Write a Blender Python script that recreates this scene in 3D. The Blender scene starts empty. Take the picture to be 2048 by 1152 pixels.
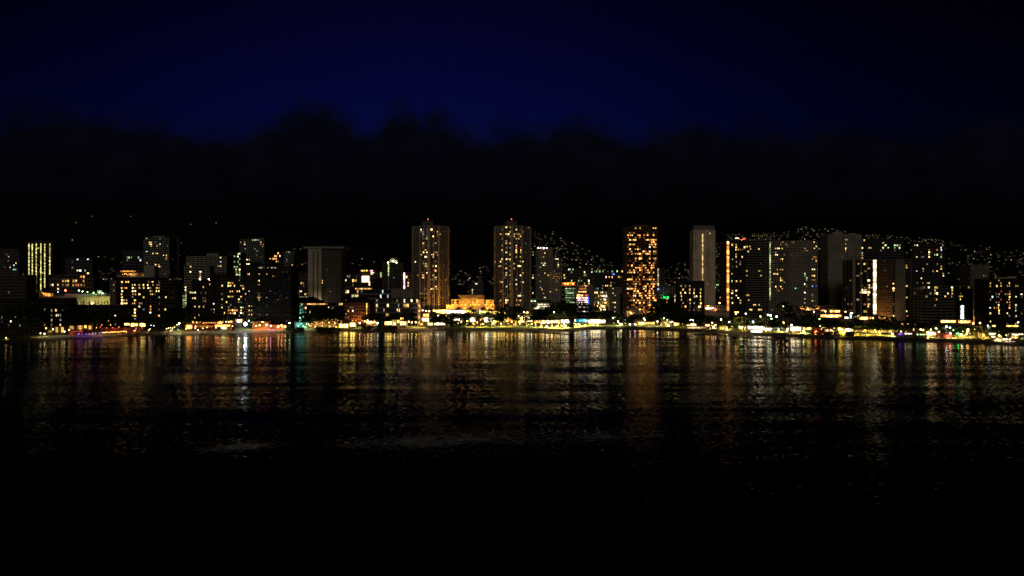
import bpy, math, random
from mathutils import Vector, Matrix, noise as mnoise

random.seed(11)
R = math.radians
scene = bpy.context.scene
COL = scene.collection
FOC = 1365.33            # focal length in survey pixels (24 mm lens, 2048 px wide)
EYE = 50.0               # camera height above the sea, metres
G = 2.5                  # height of the level land above the sea

# ------------------------------------------------------------------ camera
cam_data = bpy.data.cameras.new('camera')
cam_data.lens = 24.0
cam_data.sensor_width = 36.0
cam_data.clip_start = 1.0
cam_data.clip_end = 30000.0
cam = bpy.data.objects.new('camera', cam_data)
cam.location = (0, 0, EYE)
cam.rotation_euler = (R(90), 0, 0)
COL.objects.link(cam)
scene.camera = cam

# ------------------------------------------------------------------ view
scene.view_settings.view_transform = 'Standard'
scene.view_settings.look = 'None'
scene.view_settings.exposure = 0.0
scene.view_settings.gamma = 1.0
scene.view_settings.use_curve_mapping = False
scene.render.engine = 'CYCLES'
cy = scene.cycles
cy.max_bounces = 5
cy.diffuse_bounces = 2
cy.glossy_bounces = 3
cy.transmission_bounces = 2
cy.transparent_max_bounces = 4
cy.caustics_reflective = True
cy.sample_clamp_indirect = 6.0
cy.use_light_tree = True
cy.use_denoising = True
cy.filter_width = 1.6

# ------------------------------------------------------------------ world: last blue of dusk above a cloud bank
world = bpy.data.worlds.new('World')
scene.world = world
world.use_nodes = True
wt = world.node_tree
for n in list(wt.nodes):
    wt.nodes.remove(n)


def wn(kind, **kw):
    n = wt.nodes.new(kind)
    for k, v in kw.items():
        setattr(n, k, v)
    return n


def wmath(op, a, b=None, clamp=False):
    n = wn('ShaderNodeMath', operation=op, use_clamp=clamp)
    for i, v in enumerate((a, b)):
        if v is None:
            continue
        if isinstance(v, (int, float)):
            n.inputs[i].default_value = v
        else:
            wt.links.new(v, n.inputs[i])
    return n.outputs[0]


def wramp(fac, stops, interp='EASE'):
    n = wn('ShaderNodeValToRGB')
    n.color_ramp.interpolation = interp
    e = n.color_ramp.elements
    e[0].position, e[0].color = stops[0][0], (*stops[0][1], 1)
    e[1].position, e[1].color = stops[-1][0], (*stops[-1][1], 1)
    for p, c in stops[1:-1]:
        k = e.new(p)
        k.color = (*c, 1)
    wt.links.new(fac, n.inputs[0])
    return n.outputs[0]


tc = wn('ShaderNodeTexCoord')
sep = wn('ShaderNodeSeparateXYZ')
wt.links.new(tc.outputs['Generated'], sep.inputs[0])
# the bank lies as a long straight wall to the north: its height angle shrinks with distance along it
flat = wmath('SQRT', wmath('ADD', wmath('MULTIPLY', sep.outputs[1], sep.outputs[1]), wmath('MULTIPLY', wmath('MULTIPLY', sep.outputs[0], sep.outputs[0]), .12)))
elev = wmath('MULTIPLY', wmath('ARCTAN2', sep.outputs[2], flat), 57.2958)          # degrees
azim = wmath('MULTIPLY', wmath('ARCTAN2', sep.outputs[0], sep.outputs[1]), 57.2958)
# clear dusk sky: deep blue, brightest low in the north, dimming to the zenith
e01 = wmath('DIVIDE', elev, 90.0, clamp=True)
clear = wramp(e01, [(0.0, (.0014, .0046, .046)), (.14, (.0014, .0040, .0450)), (.158, (.0013, .0025, .0390)), (.21, (.0013, .0013, .0265)),
                    (.255, (.0014, .0008, .0145)), (.36, (.0010, .0006, .0060)), (.5, (.0007, .0004, .0030)), (1.0, (.0004, .0002, .0018))], 'LINEAR')
a2 = wmath('DIVIDE', wmath('ADD', azim, 8.0), 27.0)
glow = wmath('POWER', 2.71828, wmath('MULTIPLY', wmath('MULTIPLY', a2, a2), -1.0))
glow = wmath('ADD', wmath('MULTIPLY', glow, .86), .07)
skyc = wn('ShaderNodeVectorMath', operation='SCALE')
wt.links.new(clear, skyc.inputs[0])
wt.links.new(glow, skyc.inputs['Scale'])
# cloud bank: its ragged top as a function of bearing
comb = wn('ShaderNodeCombineXYZ')
wt.links.new(wmath('MULTIPLY', azim, .24), comb.inputs[0])
wt.links.new(wmath('MULTIPLY', elev, .26), comb.inputs[1])
nz = wn('ShaderNodeTexNoise')
nz.inputs['Scale'].default_value = 1.0
nz.inputs['Detail'].default_value = 5.0
nz.inputs['Roughness'].default_value = .62
wt.links.new(comb.outputs[0], nz.inputs['Vector'])


def bump(centre, amp, sig):
    d = wmath('DIVIDE', wmath('SUBTRACT', azim, centre), sig)
    return wmath('MULTIPLY', wmath('POWER', 2.71828, wmath('MULTIPLY', wmath('MULTIPLY', d, d), -1.0)), amp)


top = wmath('ADD', 13.1, wmath('MULTIPLY', wmath('SUBTRACT', nz.outputs['Fac'], .5), 6.5))
for c_, a_, s_ in ((-16.6, 1.5, 2.4), (-14.8, 1.3, 1.5), (-9.9, 1.7, .8), (-8.6, 1.6, .8), (-6.2, .9, 1.2), (-33.0, 1.3, 4.0), (4.0, .5, 2.5)):
    top = wmath('ADD', top, bump(c_, a_, s_))
mask = wmath('DIVIDE', wmath('SUBTRACT', top, elev), 2.5)
mask = wmath('ADD', mask, .5, clamp=True)
cloudc = wramp(wmath('DIVIDE', elev, 16.0, clamp=True),
               [(0.0, (.0001, .0001, .0002)), (.30, (.0004, .0003, .0005)), (.55, (.0012, .0010, .0019)), (.78, (.0014, .0013, .0040)), (1.0, (.0012, .0015, .0075))], 'LINEAR')
nz2 = wn('ShaderNodeTexNoise')
nz2.inputs['Scale'].default_value = 1.7
nz2.inputs['Detail'].default_value = 6.0
wt.links.new(comb.outputs[0], nz2.inputs['Vector'])
fold = wn('ShaderNodeMapRange')
fold.inputs['From Min'].default_value = .3
fold.inputs['From Max'].default_value = .7
fold.inputs['To Min'].default_value = .7
fold.inputs['To Max'].default_value = 1.3
wt.links.new(nz2.outputs['Fac'], fold.inputs['Value'])
cl2 = wn('ShaderNodeVectorMath', operation='SCALE')
wt.links.new(cloudc, cl2.inputs[0])
wt.links.new(fold.outputs[0], cl2.inputs['Scale'])
mixc = wn('ShaderNodeMixRGB')
wt.links.new(mask, mixc.inputs[0])
wt.links.new(skyc.outputs[0], mixc.inputs[1])
wt.links.new(cl2.outputs[0], mixc.inputs[2])
bg = wn('ShaderNodeBackground')
bg.inputs[1].default_value = 1.0
wt.links.new(mixc.outputs[0], bg.inputs[0])
wo = wn('ShaderNodeOutputWorld')
wt.links.new(bg.outputs[0], wo.inputs[0])

# ------------------------------------------------------------------ added fill sun from seaward, standing in for the city glow on facades
facade_fill_d = bpy.data.lights.new('moon', 'SUN')
facade_fill_d.energy = 0.17
facade_fill_d.angle = R(8)
facade_fill_d.color = (1.0, .86, .68)
moon = bpy.data.objects.new('moon', facade_fill_d)
moon.rotation_euler = (R(76), 0, R(-6))     # low, over the sea behind the camera
COL.objects.link(moon)

# ------------------------------------------------------------------ small toolkit


def wx(px, D):
    return (px - 1024.0) * D / FOC


def wz(py, D):
    return EYE - (py - 576.0) * D / FOC


def lerp_table(tab, x):
    if x <= tab[0][0]:
        return tab[0][1]
    for (a, b), (c, d) in zip(tab, tab[1:]):
        if x <= c:
            return b + (d - b) * (x - a) / (c - a)
    return tab[-1][1]


SHORE = [(-900, 700), (-300, 700), (0, 688), (120, 680), (250, 673), (400, 668), (500, 666), (700, 663), (900, 661.5), (1050, 662), (1120, 664), (1180, 659.5),
         (1300, 660), (1400, 665), (1500, 671), (1600, 676), (1700, 680), (1800, 683), (1900, 686), (2048, 692), (2400, 704), (2900, 710)]


def shore(px):
    return EYE * FOC / (lerp_table(SHORE, px) - 576.0)


class MB:
    """collects faces; build() links them as one mesh object"""

    def __init__(self):
        self.v, self.f = [], []

    def add(self, vs, fs):
        b = len(self.v)
        self.v += [tuple(p) for p in vs]
        self.f += [tuple(b + i for i in q) for q in fs]

    def box(self, x0, x1, y0, y1, z0, z1, m=None):
        vs = [(x0, y0, z0), (x1, y0, z0), (x1, y1, z0), (x0, y1, z0), (x0, y0, z1), (x1, y0, z1), (x1, y1, z1), (x0, y1, z1)]
        if m is not None:
            vs = [m @ Vector(p) for p in vs]
        self.add(vs, [(0, 3, 2, 1), (4, 5, 6, 7), (0, 1, 5, 4), (1, 2, 6, 5), (2, 3, 7, 6), (3, 0, 4, 7)])
        return self

    def prism(self, pts, z0, z1):
        n = len(pts)
        vs = [(x, y, z0) for x, y in pts] + [(x, y, z1) for x, y in pts]
        fs = [tuple(range(n - 1, -1, -1)), tuple(range(n, 2 * n))]
        fs += [(i, (i + 1) % n, n + (i + 1) % n, n + i) for i in range(n)]
        self.add(vs, fs)
        return self

    def hip(self, x0, x1, y0, y1, z0, z1, ridge=.5):
        """hipped roof on a rectangle; ridge is the share of the long side that the ridge takes"""
        cx, cy_ = (x0 + x1) / 2, (y0 + y1) / 2
        if x1 - x0 >= y1 - y0:
            r = (x1 - x0) * ridge / 2
            t = [(cx - r, cy_, z1), (cx + r, cy_, z1)]
        else:
            r = (y1 - y0) * ridge / 2
            t = [(cx, cy_ - r, z1), (cx, cy_ + r, z1)]
        vs = [(x0, y0, z0), (x1, y0, z0), (x1, y1, z0), (x0, y1, z0)] + t
        if x1 - x0 >= y1 - y0:
            fs = [(0, 1, 5, 4), (1, 2, 5), (2, 3, 4, 5), (3, 0, 4), (3, 2, 1, 0)]
        else:
            fs = [(0, 1, 4), (1, 2, 5, 4), (2, 3, 5), (3, 0, 4, 5), (3, 2, 1, 0)]
        self.add(vs, fs)
        return self

    def tube(self, pts, radii, n=6):
        rings = []
        for i, p in enumerate(pts):
            p = Vector(p)
            a = Vector(pts[max(i - 1, 0)])
            b = Vector(pts[min(i + 1, len(pts) - 1)])
            d = (b - a).normalized()
            u = d.orthogonal().normalized() if abs(d.z) < .95 else Vector((1, 0, 0))
            w = d.cross(u).normalized()
            u = w.cross(d)
            rings.append([p + (u * math.cos(t) + w * math.sin(t)) * radii[i] for t in (2 * math.pi * k / n for k in range(n))])
        vs = [q for r in rings for q in r]
        fs = []
        for i in range(len(pts) - 1):
            for k in range(n):
                fs.append((i * n + k, i * n + (k + 1) % n, (i + 1) * n + (k + 1) % n, (i + 1) * n + k))
        fs.append(tuple(range(n - 1, -1, -1)))
        fs.append(tuple((len(pts) - 1) * n + k for k in range(n)))
        self.add(vs, fs)
        return self

    def ball(self, c, r, seg=10, rings=6, sz=1.0):
        vs = [(c[0], c[1], c[2] + r * sz)]
        for i in range(1, rings):
            t = math.pi * i / rings
            for k in range(seg):
                p = 2 * math.pi * k / seg
                vs.append((c[0] + r * math.sin(t) * math.cos(p), c[1] + r * math.sin(t) * math.sin(p), c[2] + r * sz * math.cos(t)))
        vs.append((c[0], c[1], c[2] - r * sz))
        fs = [(0, 1 + k, 1 + (k + 1) % seg) for k in range(seg)]
        for i in range(rings - 2):
            for k in range(seg):
                a, b = 1 + i * seg + k, 1 + i * seg + (k + 1) % seg
                fs.append((a, a + seg, b + seg, b))
        last = len(vs) - 1
        o = 1 + (rings - 2) * seg
        fs += [(o + (k + 1) % seg, o + k, last) for k in range(seg)]
        self.add(vs, fs)
        return self

    def mesh(self, name, mat):
        me = bpy.data.meshes.new(name)
        me.from_pydata(self.v, [], self.f)
        me.materials.append(mat)
        return me

    def build(self, name, mat, parent=None, kind=None):
        if not self.f:
            return None
        return link(name, self.mesh(name, mat), parent, kind)


def link(name, data, parent=None, kind=None):
    o = bpy.data.objects.new(name, data)
    COL.objects.link(o)
    if parent is not None:
        o.parent = parent
    if kind:
        o['kind'] = kind
    return o


def tag(o, label, cat, group=None):
    o['label'] = label
    o['category'] = cat
    if group:
        o['group'] = group
    return o


def thing(name, label, cat, loc, rz=0.0, group=None):
    o = link(name, None)
    o.location = loc
    o.rotation_euler = (0, 0, rz)
    return tag(o, label, cat, group)


# ------------------------------------------------------------------ materials


def surf(name, col, rough=.8, var=.25, scale=.08, spec=.3, bump=0.0):
    """painted or mineral surface with soft weathering; col is its base colour"""
    m = bpy.data.materials.new(name)
    m.use_nodes = True
    t = m.node_tree
    b = t.nodes['Principled BSDF']
    b.inputs['Roughness'].default_value = rough
    b.inputs['Specular IOR Level'].default_value = spec
    co = t.nodes.new('ShaderNodeTexCoord')
    n = t.nodes.new('ShaderNodeTexNoise')
    n.inputs['Scale'].default_value = scale
    n.inputs['Detail'].default_value = 4
    t.links.new(co.outputs['Object'], n.inputs['Vector'])
    mr = t.nodes.new('ShaderNodeMapRange')
    mr.inputs['From Min'].default_value = .3
    mr.inputs['From Max'].default_value = .7
    mr.inputs['To Min'].default_value = 1 - var
    mr.inputs['To Max'].default_value = 1 + var
    t.links.new(n.outputs['Fac'], mr.inputs['Value'])
    vm = t.nodes.new('ShaderNodeVectorMath')
    vm.operation = 'SCALE'
    vm.inputs[0].default_value = col
    t.links.new(mr.outputs[0], vm.inputs['Scale'])
    t.links.new(vm.outputs[0], b.inputs['Base Color'])
    if bump:
        bn = t.nodes.new('ShaderNodeBump')
        bn.inputs['Strength'].default_value = bump
        t.links.new(n.outputs['Fac'], bn.inputs['Height'])
        t.links.new(bn.outputs[0], b.inputs['Normal'])
    return m


_paint = {}


def paint(*col):
    k = tuple(round(c, 3) for c in col)
    if k not in _paint:
        _paint[k] = surf('wall_paint', col, .75)  # wall tones also stand in for how brightly each block is lit
    return _paint[k]


def glow_mat(name, col, strength, vary=True):
    """a lit pane: the room behind it is brighter or dimmer from one to the next"""
    m = bpy.data.materials.new(name)
    m.use_nodes = True
    t = m.node_tree
    for n in list(t.nodes):
        t.nodes.remove(n)
    e = t.nodes.new('ShaderNodeEmission')
    e.inputs[0].default_value = (*col, 1)
    e.inputs[1].default_value = strength
    if vary:
        oi = t.nodes.new('ShaderNodeObjectInfo')
        p = t.nodes.new('ShaderNodeMath')
        p.operation = 'POWER'
        p.inputs[1].default_value = 1.6
        t.links.new(oi.outputs['Random'], p.inputs[0])
        ma = t.nodes.new('ShaderNodeMath')
        ma.operation = 'MULTIPLY_ADD'
        t.links.new(p.outputs[0], ma.inputs[0])
        ma.inputs[1].default_value = strength * 1.7
        ma.inputs[2].default_value = strength * .30
        # curtains and lamps inside: uneven across each pane
        co = t.nodes.new('ShaderNodeTexCoord')
        ad = t.nodes.new('ShaderNodeVectorMath')
        ad.operation = 'MULTIPLY_ADD'
        t.links.new(oi.outputs['Random'], ad.inputs[0])
        ad.inputs[1].default_value = (91, 37, 53)
        t.links.new(co.outputs['Object'], ad.inputs[2])
        nn = t.nodes.new('ShaderNodeTexNoise')
        nn.inputs['Scale'].default_value = 1.6
        t.links.new(ad.outputs[0], nn.inputs['Vector'])
        mr = t.nodes.new('ShaderNodeMapRange')
        mr.inputs['From Min'].default_value = .35
        mr.inputs['From Max'].default_value = .65
        mr.inputs['To Min'].default_value = .15
        mr.inputs['To Max'].default_value = 1.85
        t.links.new(nn.outputs['Fac'], mr.inputs['Value'])
        mu = t.nodes.new('ShaderNodeMath')
        mu.operation = 'MULTIPLY'
        t.links.new(ma.outputs[0], mu.inputs[0])
        t.links.new(mr.outputs[0], mu.inputs[1])
        t.links.new(mu.outputs[0], e.inputs[1])
    o = t.nodes.new('ShaderNodeOutputMaterial')
    t.links.new(e.outputs[0], o.inputs[0])
    return m


TINT = {'w': (1, .48, .12), 'y': (1, .66, .13), 'p': (1, .66, .27), 'c': (.82, .95, 1), 'o': (1, .36, .07), 'g': (.62, 1, .42), 'r': (1, .13, .06),
        'b': (.12, .2, 1), 'v': (.45, .12, 1), 'd': (1, .62, .25), 'k': (.8, .9, 1), 't': (.3, .95, .75), 'm': (1, .42, .6), 'G': (.03, 1, .16), 'C': (.12, .8, 1), 'n': (1, .82, .52),
        'l': (.85, 1, .4), 's': (1, .40, .045), 'e': (1, .30, .06), 'j': (.95, .88, .28), 'h': (1, .40, .08)}
WPOW = {'w': 2.0, 'y': 1.7, 'p': 2.7, 'c': 1.3, 'o': 1.7, 'g': 1.1, 'r': 1.5, 's': 1.5, 'h': 3.6, 'e': .5, 'b': 2.5, 'v': 2.5, 'd': .32, 'k': .2, 't': 1.2, 'm': 2.2, 'G': 2, 'C': 2, 'n': 2.5, 'l': 1.3}
COLOURWORD = {'w': 'amber', 'y': 'golden', 'p': 'warm white', 'c': 'cool white', 'o': 'orange', 'g': 'green-white', 'r': 'red', 'b': 'blue', 'v': 'violet', 't': 'teal',
              'm': 'pink-white', 'G': 'green', 'C': 'cyan', 'n': 'bright white', 'l': 'yellow-green', 'd': 'dim amber', 'k': 'dim white', 's': 'sodium orange', 'e': 'dim orange', 'j': 'pale yellow', 'h': 'deep orange'}
_wm, _lm, _pm = {}, {}, {}


def pane_mesh(c):
    """unit pane shared by every lit window of one tint"""
    if c not in _wm:
        _wm[c] = MB().box(-.5, .5, -.5, .5, -.5, .5).mesh('lit_window', glow_mat('lit_room_' + COLOURWORD[c].replace(' ', '_'), TINT[c], WPOW[c]))
    return _wm[c]


def lamp_mat(c, s):
    k = (c, round(s, 2))
    if k not in _lm:
        _lm[k] = glow_mat('lamp_glow', TINT[c], s, False)
    return _lm[k]


def panel_mat(c, s):
    k = (c, round(s, 2))
    if k not in _pm:
        _pm[k] = glow_mat('lit_shopfront', TINT[c], s, True)
    return _pm[k]


M_GLASS = surf('dark_glass', (.012, .013, .016), .12, .2, .2, .5)
M_ROOF = surf('roof_felt', (.05, .048, .045), .9)
M_TILE = surf('roof_tile', (.045, .03, .024), .8, .3, .5)
M_METAL = surf('dark_metal', (.06, .06, .06), .5)
M_BARK = surf('bark', (.07, .052, .038), .9, .4, 1.5)
M_LEAF = surf('leaf', (.05, .08, .025), .6, .45, .35)
M_LEAF_DARK = surf('leaf_dark', (.022, .038, .014), .6, .45, .35)
M_PALM = surf('palm_frond', (.045, .07, .022), .55, .35, .6)
M_SAND = surf('sand', (.085, .075, .06), .95, .18, .06)
M_LAWN = surf('lawn_grass', (.09, .11, .03), .9, .35, .12)
M_PAVE = surf('paving', (.20, .185, .16), .85, .2, .3)
M_ASPHALT = surf('asphalt', (.05, .05, .05), .85, .2, .3)
M_LAND = surf('town_ground', (.055, .055, .05), .9, .35, .02)
M_HILL = surf('hill_scrub', (.011, .014, .007), .95, .4, .01)
M_STONE = surf('breakwater_stone', (.10, .095, .085), .9, .3, .6, .3, .5)
M_WHITE = paint(.7, .69, .66)

LANDMARKS = [(60, 'the dark shoreside hotel at the far left'), (132, 'the tower of lit stripes'), (232, 'the arcaded green-lit hotel'), (342, 'the dark block crowded with windows'),
             (432, 'the green-lit parking decks'), (497, 'the dark block of orange windows'), (584, 'the broad black honeycomb block'), (690, 'the grey slab tower'),
             (748, 'the russet hip-roofed hotel'), (842, 'the low slab-lined hotel'), (898, 'the left twin tower'), (988, 'the golden colonnade'), (1062, 'the right twin tower'),
             (1123, 'the tower with pink roof lights'), (1186, 'the lit parking garages'), (1250, 'the yellow-lit block'), (1314, 'the tall orange-lit tower'),
             (1358, 'the block with the green sign'), (1432, 'the slender white tower'), (1534, 'the tower with the orange edge'), (1578, 'the tower with the green-white edge'),
             (1640, 'the grey tower beside the church'), (1702, 'the faint ribbed grey tower'), (1800, 'the tower with the brilliant white column'), (1944, 'the mid-rise with the white stair'),
             (4000, 'the hotel with the roof sign')]


def landmark(px):
    for x, t in LANDMARKS:
        if px < x:
            return t


pending = []             # things whose label still needs its place in a row: (object, px, stem)


def later(o, px, stem):
    pending.append((o, px, stem))


ORD = ['leftmost', 'second', 'third', 'fourth', 'fifth', 'sixth', 'seventh', 'eighth', 'ninth', 'tenth', 'eleventh', 'twelfth', 'thirteenth', 'fourteenth', 'fifteenth', 'sixteenth', 'seventeenth', 'eighteenth', 'nineteenth', 'twentieth']
ORD += ['twenty-' + w for w in ('first', 'second', 'third', 'fourth', 'fifth', 'sixth', 'seventh', 'eighth', 'ninth')] + ['thirtieth'] + ['thirty-' + w for w in ('first', 'second', 'third', 'fourth', 'fifth', 'sixth', 'seventh', 'eighth', 'ninth')]


def settle_labels():
    rows = {}
    for o, px, stem in pending:
        rows.setdefault(stem, []).append((px, o))
    for stem, rs in rows.items():
        rs.sort(key=lambda r: r[0])
        for i, (px, o) in enumerate(rs):
            if len(rs) == 1:
                o['label'] = stem
            elif i == 0:
                o['label'] = 'leftmost ' + stem
            elif i == len(rs) - 1:
                o['label'] = 'rightmost ' + stem
            else:
                o['label'] = f'{ORD[i]} {stem} counted from left'

# ------------------------------------------------------------------ the setting: sea, beach, lawn, road, town ground, hills


def sea_material():
    m = bpy.data.materials.new('night_sea')
    m.use_nodes = True
    t = m.node_tree
    t.nodes.remove(t.nodes['Principled BSDF'])
    gl = t.nodes.new('ShaderNodeBsdfGlossy')
    gl.inputs['Roughness'].default_value = .085
    gl.inputs['Color'].default_value = (1, 1, 1, 1)
    df = t.nodes.new('ShaderNodeBsdfDiffuse')
    df.inputs['Color'].default_value = (.0015, .003, .005, 1)
    fr = t.nodes.new('ShaderNodeFresnel')
    fr.inputs['IOR'].default_value = 1.33
    fp = t.nodes.new('ShaderNodeMath')
    fp.operation = 'POWER'
    fp.inputs[1].default_value = 2.5          # extra fall-off put in to dim reflections towards the viewer
    t.links.new(fr.outputs[0], fp.inputs[0])
    mx = t.nodes.new('ShaderNodeMixShader')
    t.links.new(fp.outputs[0], mx.inputs[0])
    t.links.new(df.outputs[0], mx.inputs[1])
    g2 = t.nodes.new('ShaderNodeBsdfGlossy')      # fine ripples scatter a little light wide
    g2.inputs['Roughness'].default_value = .34
    gm = t.nodes.new('ShaderNodeMixShader')
    gm.inputs[0].default_value = .14
    t.links.new(gl.outputs[0], gm.inputs[1])
    t.links.new(g2.outputs[0], gm.inputs[2])
    t.links.new(gm.outputs[0], mx.inputs[2])
    t.links.new(mx.outputs[0], t.nodes['Material Output'].inputs[0])
    co = t.nodes.new('ShaderNodeTexCoord')

    def layer(sx, sy, detail, amp_x, amp_y, off, rough=.55, turn=0.0):
        mp = t.nodes.new('ShaderNodeMapping')
        mp.inputs['Scale'].default_value = (1 / sx, 1 / sy, 1)
        mp.inputs['Location'].default_value = (off, off * 1.7, 0)
        mp.inputs['Rotation'].default_value = (0, 0, turn)
        t.links.new(co.outputs['Object'], mp.inputs['Vector'])
        n = t.nodes.new('ShaderNodeTexNoise')
        n.noise_dimensions = '2D'
        n.inputs['Scale'].default_value = 1.0
        n.inputs['Detail'].default_value = detail
        n.inputs['Roughness'].default_value = rough
        t.links.new(mp.outputs[0], n.inputs['Vector'])
        s = t.nodes.new('ShaderNodeVectorMath')
        s.operation = 'SUBTRACT'
        t.links.new(n.outputs['Color'], s.inputs[0])
        s.inputs[1].default_value = (.5, .5, .5)
        mu = t.nodes.new('ShaderNodeVectorMath')
        mu.operation = 'MULTIPLY'
        t.links.new(s.outputs[0], mu.inputs[0])
        mu.inputs[1].default_value = (amp_x, amp_y, 0)
        return mu.outputs[0]

    parts = [layer(2.2, 1.3, 3, *SEA['chop'], 3.1), layer(48, 7, 4, *SEA['wave'], 17.3, .65, .04), layer(300, 46, 3, *SEA['swell'], 5.9, .6, -.05), layer(120, 15, 4, *SEA['swell2'], 9.2, .65, .03)]
    acc = parts[1]
    for p in parts[2:]:
        a = t.nodes.new('ShaderNodeVectorMath')
        a.operation = 'ADD'
        t.links.new(acc, a.inputs[0])
        t.links.new(p, a.inputs[1])
        acc = a.outputs[0]
    # slicks and ruffled patches
    mp = t.nodes.new('ShaderNodeMapping')
    mp.inputs['Scale'].default_value = (1 / 260, 1 / 60, 1)
    t.links.new(co.outputs['Object'], mp.inputs['Vector'])
    n = t.nodes.new('ShaderNodeTexNoise')
    n.inputs['Detail'].default_value = 3
    n.inputs['Scale'].default_value = 1.0
    t.links.new(mp.outputs[0], n.inputs['Vector'])
    mr = t.nodes.new('ShaderNodeMapRange')
    mr.inputs['From Min'].default_value = .35
    mr.inputs['From Max'].default_value = .65
    mr.inputs['To Min'].default_value = .55
    mr.inputs['To Max'].default_value = 1.35
    t.links.new(n.outputs['Fac'], mr.inputs['Value'])
    # calmer inside the reef than out at sea
    sy = t.nodes.new('ShaderNodeSeparateXYZ')
    t.links.new(co.outputs['Object'], sy.inputs[0])
    reef = t.nodes.new('ShaderNodeMapRange')
    reef.inputs['From Min'].default_value = 330
    reef.inputs['From Max'].default_value = 740
    reef.inputs['To Min'].default_value = 1.25
    reef.inputs['To Max'].default_value = .2
    t.links.new(sy.outputs[1], reef.inputs['Value'])
    am = t.nodes.new('ShaderNodeMath')
    am.operation = 'MULTIPLY'
    t.links.new(mr.outputs[0], am.inputs[0])
    t.links.new(reef.outputs[0], am.inputs[1])
    sc = t.nodes.new('ShaderNodeVectorMath')
    sc.operation = 'SCALE'
    t.links.new(parts[0], sc.inputs[0])
    t.links.new(am.outputs[0], sc.inputs['Scale'])
    lg = t.nodes.new('ShaderNodeVectorMath')
    lg.operation = 'ADD'
    t.links.new(sc.outputs[0], lg.inputs[0])
    t.links.new(acc, lg.inputs[1])
    up = t.nodes.new('ShaderNodeVectorMath')
    up.operation = 'ADD'
    t.links.new(lg.outputs[0], up.inputs[0])
    up.inputs[1].default_value = (0, 0, 1)
    nm = t.nodes.new('ShaderNodeVectorMath')
    nm.operation = 'NORMALIZE'
    t.links.new(up.outputs[0], nm.inputs[0])
    t.links.new(nm.outputs[0], gl.inputs['Normal'])
    t.links.new(nm.outputs[0], g2.inputs['Normal'])
    return m


SEA = {'chop': (.27, .36), 'wave': (.02, .085), 'swell': (.0, .08), 'swell2': (.0, .17)}
sea = MB()
for i in range(12):
    for j in range(8):
        x0, y0 = -4800 + i * 800, -3200 + j * 520
        sea.add([(x0, y0, 0), (x0 + 800, y0, 0), (x0 + 800, y0 + 520, 0), (x0, y0 + 520, 0)], [(0, 1, 2, 3)])
sea.build('water', sea_material(), None, 'structure')

# thin pale flecks: froth on the reef, other bands paint the water's sheen
fm = MB()
_fr = random.Random(31)
for px0, px1, y0, y1, n_ in ((395, 560, 884, 906, 420), (670, 1100, 864, 898, 1500), (1060, 1360, 858, 890, 420), (940, 1200, 780, 806, 330), (1340, 1440, 796, 806, 260), (690, 860, 752, 770, 160), (470, 520, 776, 784, 90), (1690, 1790, 790, 860, 300), (1350, 1440, 740, 752, 90)):
    for _ in range(n_):
        u = _fr.random()
        px = px0 + (px1 - px0) * (.5 + _fr.gauss(0, .23))
        tilt = (px - px0) / (px1 - px0)
        py = y1 + (y0 - y1) * (.25 + .5 * tilt) + _fr.gauss(0, (y1 - y0) * .2)
        D = EYE * FOC / (py - 576)
        X, l, w = wx(px, D), _fr.uniform(.3, 1.6), _fr.uniform(.03, .10)
        z = _fr.uniform(.03, .10)
        fm.add([(X - l, D, z), (X, D - w, z + .02), (X + l, D + _fr.uniform(-.1, .1), z), (X, D + w, z + .02)], [(0, 1, 2, 3)])
tag(fm.build('foam_and_sheen', surf('sea_foam_sheen', (.75, .76, .76), .9), None, 'stuff'), 'faint broken lines of froth and sheen on the dark water', 'foam_and_sheen')

COLS = list(range(-900, 2951, 35))


def zg(off):
    """height of the ground: the park lawn climbs gently from the beach path to the avenue"""
    return lerp_table([(17, 2.4), (21, 2.44), (30, 3.4), (36, 4.1), (45, 4.9), (72, 5.0)], off)


def strip(name, mat, offs, zs, wob=0.0):
    m = MB()
    pts = []
    for px in COLS:
        d0 = shore(px)
        row = []
        for o, z in zip(offs, zs):
            d = o if o > 900 else d0 + o
            w = wob * (mnoise.noise(Vector((px * .03, o * .2, 0)))) if o < 900 else 0
            row.append((wx(px, d0 + min(o, 80) if o < 900 else d), d + w, z))
        pts.append(row)
    n = len(offs)
    vs = [p for r in pts for p in r]
    fs = [(i * n + j, (i + 1) * n + j, (i + 1) * n + j + 1, i * n + j + 1) for i in range(len(pts) - 1) for j in range(n - 1)]
    m.add(vs, fs)
    o = m.build(name, mat, None, 'structure')
    return o


strip('beach', M_SAND, [-8, 0, 6, 13, 17], [-1.0, .0, .7, 2.0, 2.4], 0)
strip('path', M_PAVE, [17, 21], [2.40, 2.44])
strip('lawn', M_LAWN, [21, 25, 30, 36, 45], [zg(21), zg(25), zg(30), zg(36), zg(45)])
strip('pavement', M_PAVE, [45, 45.05, 51], [4.9, 5.02, 5.02])
strip('road', M_ASPHALT, [51, 51.05, 66], [5.02, 4.9, 4.9])
strip('pavement', M_PAVE, [66, 66.05, 72], [4.9, 5.02, 5.02])
strip('ground', M_LAND, [72, 260, 1650], [5.02, 4.6, 2.5])
mk = MB()
for px in range(-880, 2940, 16):
    d = shore(px) + 58.5
    x = wx(px, d)
    mk.box(x - 1.5, x + 1.5, d - .08, d + .08, 4.904, 4.908)
mk.build('road_marking', M_WHITE, None, 'stuff')

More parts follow.
